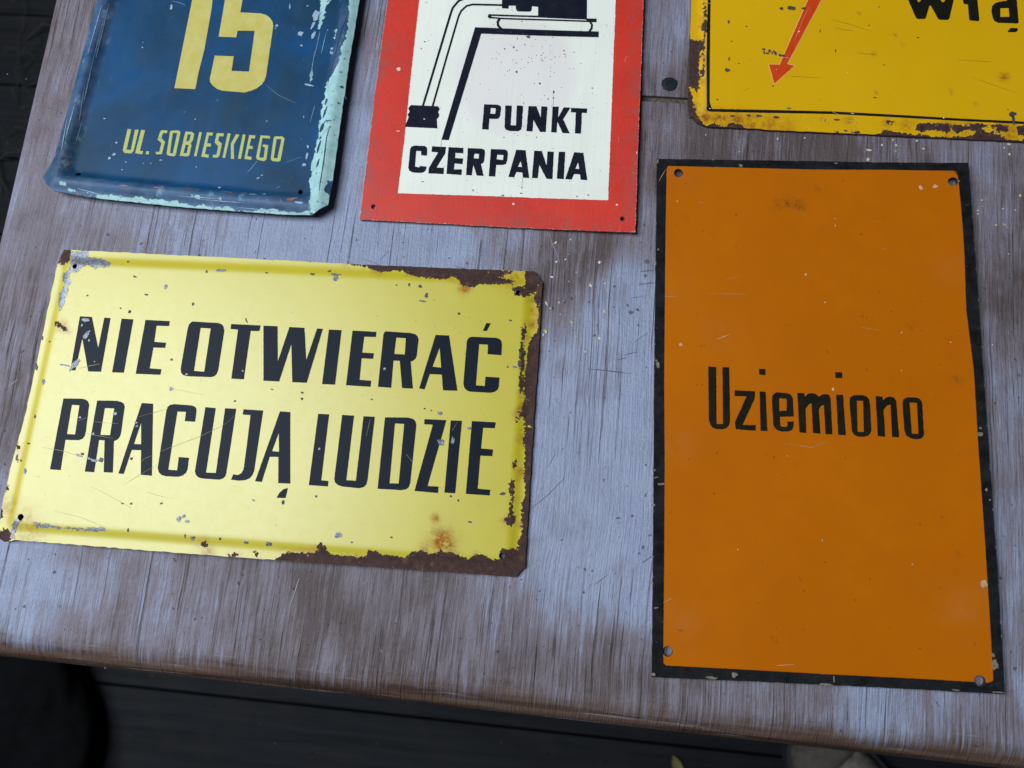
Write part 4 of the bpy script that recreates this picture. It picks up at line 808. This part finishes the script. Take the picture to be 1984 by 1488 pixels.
A.attr('wear', A.sd([
    K5([(70, 395), (150, 422), (180, 410), (250, 415), (250, 520), (205, 525), (188, 600), (190, 800), (188, 900), (165, 960), (130, 900), (90, 905), (60, 880), (60, 500)]),
    K5([(40, 880), (85, 920), (105, 1000), (120, 1080), (150, 1160), (180, 1230), (270, 1290), (330, 1255), (440, 1310), (520, 1265), (640, 1300), (660, 1345), (250, 1345), (140, 1280), (40, 1160)]),
    K5([(225, 80), (262, 70), (265, 180), (230, 200), (218, 140)]), K5([(235, 215), (265, 200), (268, 320), (235, 345), (210, 280)]), K5([(230, 370), (245, 365), (245, 410), (228, 410)]), K5([(222, 20), (240, 10), (245, 60), (228, 55)]),
    K5([(215, 545), (240, 540), (238, 590), (222, 585)]), K5([(205, 660), (240, 650), (252, 720), (235, 790), (215, 760)]),
    J4([(830, 1050), (860, 1025), (920, 1010), (1010, 1020), (1100, 1040), (1400, 1065), (1480, 1068), (1600, 1050), (1640, 1008), (1780, 1040), (1850, 1075), (1960, 1095), (2100, 1090), (2100, 1130), (1400, 1105), (830, 1070)]),
    J4([(1140, 985), (1180, 955), (1500, 965), (1700, 955), (1870, 980), (1860, 1022), (1780, 1010), (1720, 985), (1620, 1010), (1560, 995), (1465, 1035), (1430, 990), (1385, 1025), (1325, 1010), (1280, 1000), (1165, 1028)]),
    J4([(1925, 975), (1990, 970), (2100, 990), (2100, 1060), (1990, 1050), (1935, 1030)]),
    J4([(905, 940), (935, 930), (970, 945), (965, 965), (915, 962)]), J4([(618, 942), (650, 926), (735, 938), (690, 946), (640, 948)]), J4([(650, 1020), (670, 1003), (715, 1025), (710, 1040), (650, 1035)]), J4([(300, 1000), (320, 990), (330, 1015), (305, 1018)]), J4([(510, 1015), (545, 1012), (545, 1028), (512, 1028)]),
    J4([(420, 930), (440, 915), (462, 928), (430, 938)]), J4([(360, 925), (395, 930), (375, 942)])]))
A.attr('bare', np.full(len(A.V), 1.0))
A.attr('rust', np.minimum(1.2, A.blobs([(*k5(250, 1200), 14, 1.2), (*k5(400, 1230), 18, 1.1), (*k5(560, 1250), 20, 1.1), (*k5(720, 1280), 20, 1), (*k5(900, 1290), 20, .8), (*k5(1080, 1310), 18, .6), (*k5(140, 1090), 8, .9), (*k5(215, 840), 8, .7), (*j4(1840, 597), 8, 1.1), (*j4(1815, 598), 9, .8), (*j4(1550, 1010), 16, .6), (*j4(1880, 1040), 18, .8), (*j4(820, 418), 5, .8), (*j4(1420, 712), 4, 1), (*j4(990, 270), 3, .9), (*j4(700, 105), 3, 1), (*j4(1050, 347), 4, .6), (*j4(1615, 810), 4, .9), (*j4(840, 715), 3, .9), (*j4(1070, 970), 12, .6)])))
INK_A = mat_ink('enamel_black', (.008, .008, .006), (.014, .012, .007), .35, (.10, .08, .03), .0, .1)
A.print('frame_line', [[k5(272, -700), k5(302, -700), k5(301, 0), k5(293, 600), k5(292, 1050), k5(310, 1110), k5(315, 1122), j4(0, 852), j4(500, 864), j4(1000, 890), j4(1500, 920), j4(1984, 943), j4(2700, 985), j4(2700, 1006), j4(1984, 962), j4(1500, 938), j4(1000, 910), j4(500, 884), j4(0, 875), k5(310, 1150), k5(270, 1143), k5(255, 1120), k5(262, 1095), k5(258, 600), k5(272, 0)]], INK_A, jit=.0001)
ARR = mat_ink('red_arrow_paint', (.50, .040, .006), (.56, .055, .010), .45, (.70, .16, .05), .0, .1)
arrow = [(48, 648), (7, 500), (90, 502), (310, 0), (398, -205), (519, -205), (412, 0), (148, 495), (204, 512)]
def grow(lp, d):
    L = [np.array(p, float) for p in lp]; n = len(L); out = []
    ar = sum(L[i][0] * L[(i + 1) % n][1] - L[(i + 1) % n][0] * L[i][1] for i in range(n)); sg = 1 if ar < 0 else -1
    for i in range(n):
        a, b, c = L[i - 1], L[i], L[(i + 1) % n]; t1 = (b - a) / np.linalg.norm(b - a); t2 = (c - b) / np.linalg.norm(c - b)
        n1 = np.array([-t1[1], t1[0]]) * sg; n2 = np.array([-t2[1], t2[0]]) * sg; m_ = n1 + n2; m_ /= max(np.linalg.norm(m_), .2)
        out.append(tuple(b + m_ * d / max(.45, m_ @ n1)))
    return out
A.print('arrow_outline', [[j4(*q) for q in grow(arrow, 5)]], mat_ink('salmon_outline', (.72, .36, .10), (.75, .42, .14), .5), lift=.00009, jit=.0001)
A.print('arrow', [[j4(*q) for q in arrow]], ARR, jit=.00008, lift=.00016)
A.text((1488, 0, 4), [
    ('w', [[(1030, -120), (1110, -120), (1158, 8), (1168, 18), (1180, 10), (1225, -100), (1295, -100), (1340, 8), (1355, 19), (1368, 10), (1400, -120), (1480, -120), (1438, 0), (1406, 140), (1395, 155), (1330, 154), (1316, 146), (1262, 46), (1250, 44), (1222, 140), (1210, 148), (1158, 147), (1145, 138), (1085, 0)]]),
    ('i', [[(1505, -110), (1612, -110), (1637, 155), (1630, 165), (1566, 160), (1558, 150), (1548, 36), (1520, 32), (1512, 20)]]),
    ('a', [[(1848, -110), (1918, -110), (1942, 175), (1930, 183), (1870, 180), (1785, 178), (1755, 165), (1740, 140), (1730, 80), (1735, 50), (1755, 28), (1790, 14), (1852, 5)], [(1880, 217), (1932, 219), (1938, 228), (1922, 250), (1858, 250), (1856, 242)]], [[(1800, 65), (1863, 63), (1870, 130), (1800, 132)]])], INK_A)
A.marks('dark_chips', MT_CHIP, [(*j4(105, 68), 4.4, 3), (*j4(180, 62), 9, 5), (*j4(275, 66), 6, 2.4), (*j4(68, 910), 5, 2), (*j4(530, 930), 6, 1.6), (*j4(600, 1014), 4, 2), (*j4(1895, 888), 6, 6), (*j4(1900, 930), 3, 8), (*j4(1160, 292), 3, 1.4, .4), (*j4(403, 243), 1, 3.4), (*j4(522, 395), 1.2, 5), (*j4(858, 55), 2, 1), (*j4(782, 197), 1.8, 1), (*j4(898, 505), 1.6, 1), (*j4(825, 757), 4, 1), (*j4(160, 840), 5, 1.4), (*j4(38, 668), 1.6, 1.8), (*j4(1858, 850), 1.2),
    (*k5(470, 725), 5, 4.4), (*k5(490, 610), 1.8, 3.8), (*k5(515, 428), 1.4), (*k5(370, 1027), 2.6, 1.4, -.4), (*k5(800, 1195), 6, 2), (*k5(695, 1190), 4, 2), (*k5(975, 1208), 6, 2.2), (*k5(525, 1197), 6, 1.6), (*k5(230, 620), 2, 4), (*k5(80, 1195), 5, 2), (*k5(590, 655), 2, 1), (*k5(670, 275), 1.6), (*k5(485, 225), 2, 4),
    (*k5(845, 510), 3.6, 2, .4), (*k5(852, 540), 2.2, 3.6, .2), (*k5(885, 550), 4, 1.8), (*k5(905, 528), 2.6, 3.6, -.3), (*k5(935, 545), 1.8, 3.6), (*k5(950, 530), 2.6, 1.6), (*k5(968, 552), 3, 3.4), (*k5(1015, 568), 3, 3.2), (*k5(1050, 575), 3, 3), (*k5(1062, 595), 2, 2)], (), .00026)
A.marks('scratches', MT_AMS, (), [([j4(480, 150), j4(640, 190), j4(800, 245)], .8), ([j4(520, 215), j4(580, 230), j4(660, 240)], 1.2), ([j4(170, 590), j4(420, 605)], 1), ([j4(1580, 600), j4(1700, 645), j4(1920, 720)], .8), ([j4(1470, 465), j4(1730, 480)], .9), ([j4(700, 412), j4(840, 425)], 1.2), ([k5(640, 935), k5(700, 910)], .5)], .00026)
A.marks('pale_nicks', MT_PALE, [(*k5(1210, 328), 1.6), (*k5(290, 1120), 1.8, 1), (*j4(615, 568), 1), (*j4(65, 540), .9), (*j4(1360, 915), 1, 2.2), (*j4(655, 882), 3, 1)], [([k5(1040, 590), k5(1105, 603)], .9), ([k5(270, 38), k5(300, 36)], .9), ([j4(495, 868), j4(545, 888)], .9), ([j4(320, 55), j4(270, 150), j4(200, 330)], .4)], .0003)

# ================================================================== paint flakes lying on the table
MF_Y = plain('yellow_flake', (.50, .41, .14), .6, .3, 900); MF_W = plain('white_flake', (.52, .53, .54), .6, .2, 900); MF_R = plain('red_flake', (.50, .05, .04), .5, .2, 900); MF_C = plain('cream_flake', (.52, .48, .32), .6, .25, 900)
def flake(px, py, a, b, ang, mat, label, group, seed):
    r_ = random.Random(seed); n = 5 + seed % 3
    pts = []
    for i in range(n):
        t = 2 * math.pi * (i + r_.uniform(-.28, .28)) / n; pts.append((a * .00025 * math.cos(t) * r_.uniform(.7, 1.15), b * .00025 * math.sin(t) * r_.uniform(.7, 1.15)))
    h = .0002; cur = r_.uniform(.3, 1.1) * .0005
    zz = lambda x, y: cur * ((x / (a * .0003)) ** 2)
    V = [(x, y, zz(x, y) + h) for x, y in pts] + [(0, 0, h)] + [(x, y, zz(x, y)) for x, y in pts] + [(0, 0, 0)]
    F = []
    for i in range(n):
        j = (i + 1) % n; F += [(i, j, n), (n + 1 + j, n + 1 + i, 2 * n + 1), (j, i, n + 1 + i, n + 1 + j)]
    o = link('paint_flake', mesh('paint_flake', V, F, mat, False)); p = P(px, py)
    o.location = (p.x, p.y, .00002); o.rotation_euler = (0, 0, ang)
    o['label'] = label; o['category'] = 'paint flake'; o['group'] = group
L1 = 'tiny {} paint flake on the table between the rusty yellow and orange signs'; L2 = 'tiny {} paint flake below the lower edge of the amber arrow sign'; L3 = 'tiny {} paint flake on the table to the right of the orange sign'
cn = {MF_Y: 'yellow', MF_W: 'white', MF_R: 'red', MF_C: 'cream'}
q = lambda x, y: (1000 + x / 4.51, 430 + y / 4.51); t_ = lambda x, y: (1600 + x / 5.167, 240 + y / 5.167)
FL = [(*q(340, 185), 5, 2.6, .8, MF_C, 1), (*q(475, 155), 2.4, 1.6, .8, MF_W, 1), (*q(455, 285), 1.5, 1.5, 0, MF_C, 1), (*q(350, 350), 3.6, 3, .8, MF_W, 1), (*q(430, 330), 3, 1.4, .8, MF_W, 1), (*q(725, 355), 3.6, 4, .4, MF_W, 1), (*q(310, 480), 5.4, 2.6, -.2, MF_W, 1), (*q(525, 440), 2, 1.4, .2, MF_C, 1), (*q(460, 520), 1.6, 1.4, 0, MF_W, 1), (*q(650, 555), 6.4, 3, -1.1, MF_C, 1), (*q(775, 538), 3, 1.6, -.1, MF_W, 1), (*q(265, 715), 7.4, 2.4, -1.0, MF_C, 1), (*q(298, 756), 3.4, 1.2, .1, MF_W, 1), (*q(375, 705), 2, 3, 0, MF_C, 1), (*q(770, 785), 5.4, 2.6, -1.2, MF_C, 1), (*q(385, 808), 1.5, 2, 0, MF_C, 1), (*q(485, 875), 4.4, 2.2, -1.1, MF_Y, 1), (*q(255, 955), 6, 3.6, -.6, MF_Y, 1), (*q(235, 988), 2.4, 3.4, 0, MF_W, 1), (*q(520, 1000), 3.6, 1, -.5, MF_C, 1), (*q(725, 1018), 4, 4, .6, MF_C, 1), (*q(605, 1135), 3.4, 2.2, -.4, MF_W, 1), (*q(412, 692), 1.4, 1, 0, MF_W, 1),
      (*t_(428, 263), 8, 2.6, -.02, MF_C, 2), (*t_(482, 258), 2.6, 2.4, .4, MF_R, 2), (*t_(560, 215), 3, 3, .4, MF_W, 2), (*t_(670, 163), 4.4, 2.2, .5, MF_Y, 2), (*t_(700, 215), 3.6, 3.6, .2, MF_C, 2), (*t_(695, 275), 3, 1.2, .1, MF_W, 2), (*t_(908, 172), 3, 3.4, .5, MF_W, 2), (*t_(975, 250), 5, 3, .05, MF_C, 2), (*t_(420, 358), 4.4, 4, -.9, MF_C, 2), (1506, 269, 2.4, 3, 0, MF_C, 2), (1559, 267.5, 2.2, 2.4, 0, MF_W, 2), (1432, 294.6, 2.4, 1.4, 0, MF_W, 2), (1367, 262, 1.4, 1.4, 0, MF_W, 2), (*t_(1830, 205), 5, 3, -.2, MF_C, 2), (*t_(1783, 243), 2.6, 2, .2, MF_W, 2), (*t_(1835, 305), 3.4, 3.4, .5, MF_W, 2),
      (*t_(1940, 720), 3, 3.6, 0, MF_Y, 3), (*t_(1560, 765), 2.6, 2.2, -.6, MF_W, 3), (*t_(1570, 825), 1.6, 1.4, 0, MF_C, 3), (*t_(1518, 868), 2.4, 2.2, 0, MF_W, 3), (*t_(1521, 901), 3, 2.4, .3, MF_C, 3), (*t_(1770, 850), 3.6, 1.6, .4, MF_W, 3), (*t_(1700, 1015), 4.4, 2, .7, MF_Y, 3), (*t_(1785, 1008), 5, 1.8, -.6, MF_Y, 3), (1967, 407, 2, 2, 0, MF_W, 3), (1954, 492, 2, 1.6, 0, MF_C, 3), (1922, 668, 1.5, 1, 0, MF_W, 3)]
for i, (x, y, a, b, an, mt, zn) in enumerate(FL):
    flake(x, y, a, b, an, mt, (L1, L2, L3)[zn - 1].format(cn[mt]), ('flakes between the signs', 'flakes below the arrow sign', 'flakes beside the orange sign')[zn - 1], i + 1)

# ================================================================== floor
floor = bpy.data.objects.new('floor', None); COL.objects.link(floor); floor['kind'] = 'structure'; floor['label'] = 'dark grey plank floor under the table'
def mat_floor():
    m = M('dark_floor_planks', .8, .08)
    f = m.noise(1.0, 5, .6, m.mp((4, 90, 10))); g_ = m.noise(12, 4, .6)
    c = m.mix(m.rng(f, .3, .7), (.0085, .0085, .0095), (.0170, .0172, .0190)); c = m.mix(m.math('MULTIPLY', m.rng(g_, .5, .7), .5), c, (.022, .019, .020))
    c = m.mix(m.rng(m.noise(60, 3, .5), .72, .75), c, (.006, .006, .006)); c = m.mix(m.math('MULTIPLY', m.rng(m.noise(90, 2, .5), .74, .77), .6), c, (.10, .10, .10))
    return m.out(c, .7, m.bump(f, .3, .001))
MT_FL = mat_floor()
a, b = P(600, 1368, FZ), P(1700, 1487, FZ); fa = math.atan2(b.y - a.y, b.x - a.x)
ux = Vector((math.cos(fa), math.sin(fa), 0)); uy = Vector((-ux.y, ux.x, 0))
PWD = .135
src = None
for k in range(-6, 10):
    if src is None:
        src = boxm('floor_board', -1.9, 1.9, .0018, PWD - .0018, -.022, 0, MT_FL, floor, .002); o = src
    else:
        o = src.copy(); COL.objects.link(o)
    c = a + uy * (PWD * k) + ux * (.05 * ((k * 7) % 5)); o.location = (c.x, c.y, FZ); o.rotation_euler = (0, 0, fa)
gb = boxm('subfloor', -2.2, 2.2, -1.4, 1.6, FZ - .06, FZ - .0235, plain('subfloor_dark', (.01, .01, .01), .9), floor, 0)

# ---- shoe reaching in under the table edge
def loft(rings):
    V = [p for r in rings for p in r]; n = len(rings[0]); F = []
    for k in range(len(rings) - 1):
        for i in range(n): F.append((k * n + i, k * n + (i + 1) % n, (k + 1) * n + (i + 1) % n, (k + 1) * n + i))
    F.append(tuple(range(n))[::-1]); F.append(tuple((len(rings) - 1) * n + i for i in range(n)))
    return V, F
MT_SUEDE = plain('beige_suede', (.150, .118, .095), .85, .45, 130, .8); MT_SUEDE2 = plain('brown_suede', (.085, .066, .053), .85, .45, 130, .8)
MT_SOLE = plain('dark_rubber', (.018, .018, .022), .7, .3, 200); MT_LACE = plain('tan_lace', (.26, .23, .21), .8, .2, 600)
def half_width(t):   # t from toe 0 to heel 1
    pts = [(0, .004), (.03, .024), (.08, .037), (.18, .047), (.32, .052), (.45, .049), (.6, .042), (.75, .038), (.9, .036), (.97, .028), (1, .008)]
    for (a_, x), (b_, y) in zip(pts, pts[1:]):
        if t <= b_: return x + (y - x) * (t - a_) / (b_ - a_)
    return .008
def height(t):
    pts = [(0, .026), (.06, .046), (.15, .056), (.28, .064), (.4, .080), (.55, .102), (.68, .112), (.85, .108), (1, .095)]
    for (a_, x), (b_, y) in zip(pts, pts[1:]):
        if t <= b_: return x + (y - x) * (t - a_) / (b_ - a_)
    return .09
LS = .30
def ring(t, grow_=0., n=22, base=.022):
    w, h = half_width(t) + grow_, height(t) - base + grow_; out = []
    for i in range(n):
        a_ = math.pi * (i / (n - 1)); e = .62 if t < .35 else .5
        out.append((-w * math.copysign(abs(math.cos(a_)) ** e, math.cos(a_)) * (1 - .18 * math.sin(a_) * (t > .3)), LS * t, base + h * math.sin(a_) ** .75))
    return out + [(w * .9, LS * t, base - .004), (-w * .9, LS * t, base - .004)]
sp0 = P(1540, 1408, FZ)
hd = P(1665, 1560, FZ) - sp0
shoe = empty('shoe', (sp0.x, sp0.y, FZ), math.atan2(hd.y, hd.x) - math.pi / 2, 'beige suede lace-up shoe on the dark floor below the table edge', 'shoe')
ts = [0, .01, .03, .06, .1, .15, .2, .27, .34, .41, .48, .55, .62, .7, .78, .86, .93, .97, 1]
V_, F_ = loft([ring(t) for t in ts]); upper = link('upper', mesh('upper', V_, F_, MT_SUEDE), shoe)
def sole_ring(t, z, k): return half_width(t) * k
outl = [(half_width(t) * 1.09 + .003, LS * t - .004 + .008 * t) for t in ts]; outl = outl + [(-x, y) for x, y in reversed(outl)]
V_ = [(x, y, 0) for x, y in outl] + [(x * 1.02, y, .012) for x, y in outl] + [(x, y, .024) for x, y in outl]; n_ = len(outl)
F_ = [(k * n_ + i, k * n_ + (i + 1) % n_, (k + 1) * n_ + (i + 1) % n_, (k + 1) * n_ + i) for k in range(2) for i in range(n_)] + [tuple(range(n_))[::-1], tuple(2 * n_ + i for i in range(n_))]
link('sole', mesh('sole', V_, F_, MT_SOLE, False), shoe)
V_, F_ = loft([ring(t, .0022) for t in (0, .01, .03, .06, .1, .14, .17)]); link('toe_cap', mesh('toe_cap', V_, F_, MT_SUEDE2), upper)
def tube(pts, r, n=8):
    rings = []
    for i, p in enumerate(pts):
        t = (Vector(pts[min(i + 1, len(pts) - 1)]) - Vector(pts[max(i - 1, 0)])).normalized(); u_ = t.orthogonal().normalized(); w_ = t.cross(u_)
        rings.append([tuple(Vector(p) + (u_ * math.cos(2 * math.pi * k / n) + w_ * math.sin(2 * math.pi * k / n)) * r) for k in range(n)])
    return loft(rings)
V_, F_ = loft([[(x * .34, y, z + .0035 if z > .03 else z) for x, y, z in ring(t)] for t in (.33, .4, .48, .56, .64, .70)]); link('tongue', mesh('tongue', V_, F_, MT_SUEDE2), upper)
for k in range(5):
    t = .36 + .06 * k; h = height(t)
    V_, F_ = tube([(-.026, LS * t, h - .012), (-.016, LS * t + .002, h + .001), (0, LS * t + .005, h + .006), (.016, LS * t + .002, h + .001), (.026, LS * t, h - .012)], .0032)
    link('lace', mesh('lace', V_, F_, MT_LACE), upper)
    for sx in (-1, 1):
        V_, F_ = lathe([(.0016, 0), (.0036, .0012), (.0044, 0)], 14); o = link('eyelet', mesh('eyelet', V_, F_, MT_SOLE), upper); o.location = (sx * .0268, LS * t, h - .010); o.rotation_euler = (0, sx * .9, 0)
V_, F_ = loft([[(x * s_, LS * .80 + (y * s_), z) for x, y in circle((0, 0), .046, 20)] for z, s_ in ((.095, .80), (.11, .95), (.16, 1.05), (.26, 1.12))])
link('trouser_cuff', mesh('trouser_cuff', V_, F_, plain('blue_denim', (.030, .042, .085), .85, .3, 500, .4)), shoe)

# ---- dry yellow leaf on the floor
lp = P(1311, 1482, FZ)
V_ = []; nl = 7
for i in range(nl):
    t = i / (nl - 1); w = .007 * math.sin(math.pi * (.08 + .88 * t)); V_ += [(-w, .03 * t - .015, .004 * t + .003), (0, .03 * t - .015, .004 * t), (w, .03 * t - .015, .004 * t + .0035)]
F_ = [(3 * i + j, 3 * i + j + 1, 3 * i + j + 4, 3 * i + j + 3) for i in range(nl - 1) for j in (0, 1)]
lf = link('leaf', mesh('leaf', V_, F_, plain('dry_yellow_leaf', (.16, .12, .04), .6, .3, 300))); lf.location = (lp.x, lp.y, FZ + .0003); lf.rotation_euler = (0, 0, .5)
lf['label'] = 'small dry yellow leaf on the dark floor'; lf['category'] = 'leaf'

# ---- guessed black lump added for the unidentified dark area at the left
import bmesh
bm = bmesh.new(); bmesh.ops.create_icosphere(bm, subdivisions=5, radius=1)
c0 = P(-70, 1400, FZ)
for v_ in bm.verts:
    p = v_.co.copy(); k = 1 + .16 * noise.noise(p * 1.3 + Vector((4, 1, 2))) + .03 * noise.noise(p * 5)
    z = max(p.z * .07 * k + .035, 0.0 if p.z < 0 else .0); z = max(z, 0)
    v_.co = (p.x * .22 * k, p.y * .20 * k, z)
me = bpy.data.meshes.new('dark_lump'); bm.to_mesh(me); bm.free(); me.materials.append(plain('matte_black_lump', (.0045, .0045, .005), .9, .4, 60, .8, .05))
me.polygons.foreach_set('use_smooth', [True] * len(me.polygons))
cb = link('dark_lump', me); cb.location = (c0.x, c0.y, FZ); cb.rotation_euler = (0, 0, .3); cb['label'] = 'black lump added on the dark floor below the table corner for an unidentified dark shape'; cb['category'] = 'bag'

# ---- dry stalks on the floor left of the table
ms = Marks(); vv, ff = [], []
rr = random.Random(5)
for i in range(46):
    p0 = P(rr.uniform(-60, 120), rr.uniform(60, 520), FZ); an = rr.uniform(0, 6.28); L_ = rr.uniform(.06, .22); bend = rr.uniform(-1.4, 1.4); pts = []
    x, y = p0.x, p0.y
    for k in range(9):
        pts.append((x, y, FZ + .003 + .02 * math.sin(math.pi * k / 8) * rr.random())); x += L_ / 8 * math.cos(an); y += L_ / 8 * math.sin(an); an += bend / 8
    V_, F_ = tube(pts, rr.uniform(.0004, .0010), 5); b_ = len(vv); vv += V_; ff += [tuple(b_ + q_ for q_ in f) for f in F_]
st = link('dry_stalks', mesh('dry_stalks', vv, ff, plain('dry_stalk', (.030, .028, .024), .8, .4))); st['kind'] = 'stuff'; st['label'] = 'thin dry stalks scattered on the dark floor left of the table'; st['category'] = 'dry stalks'
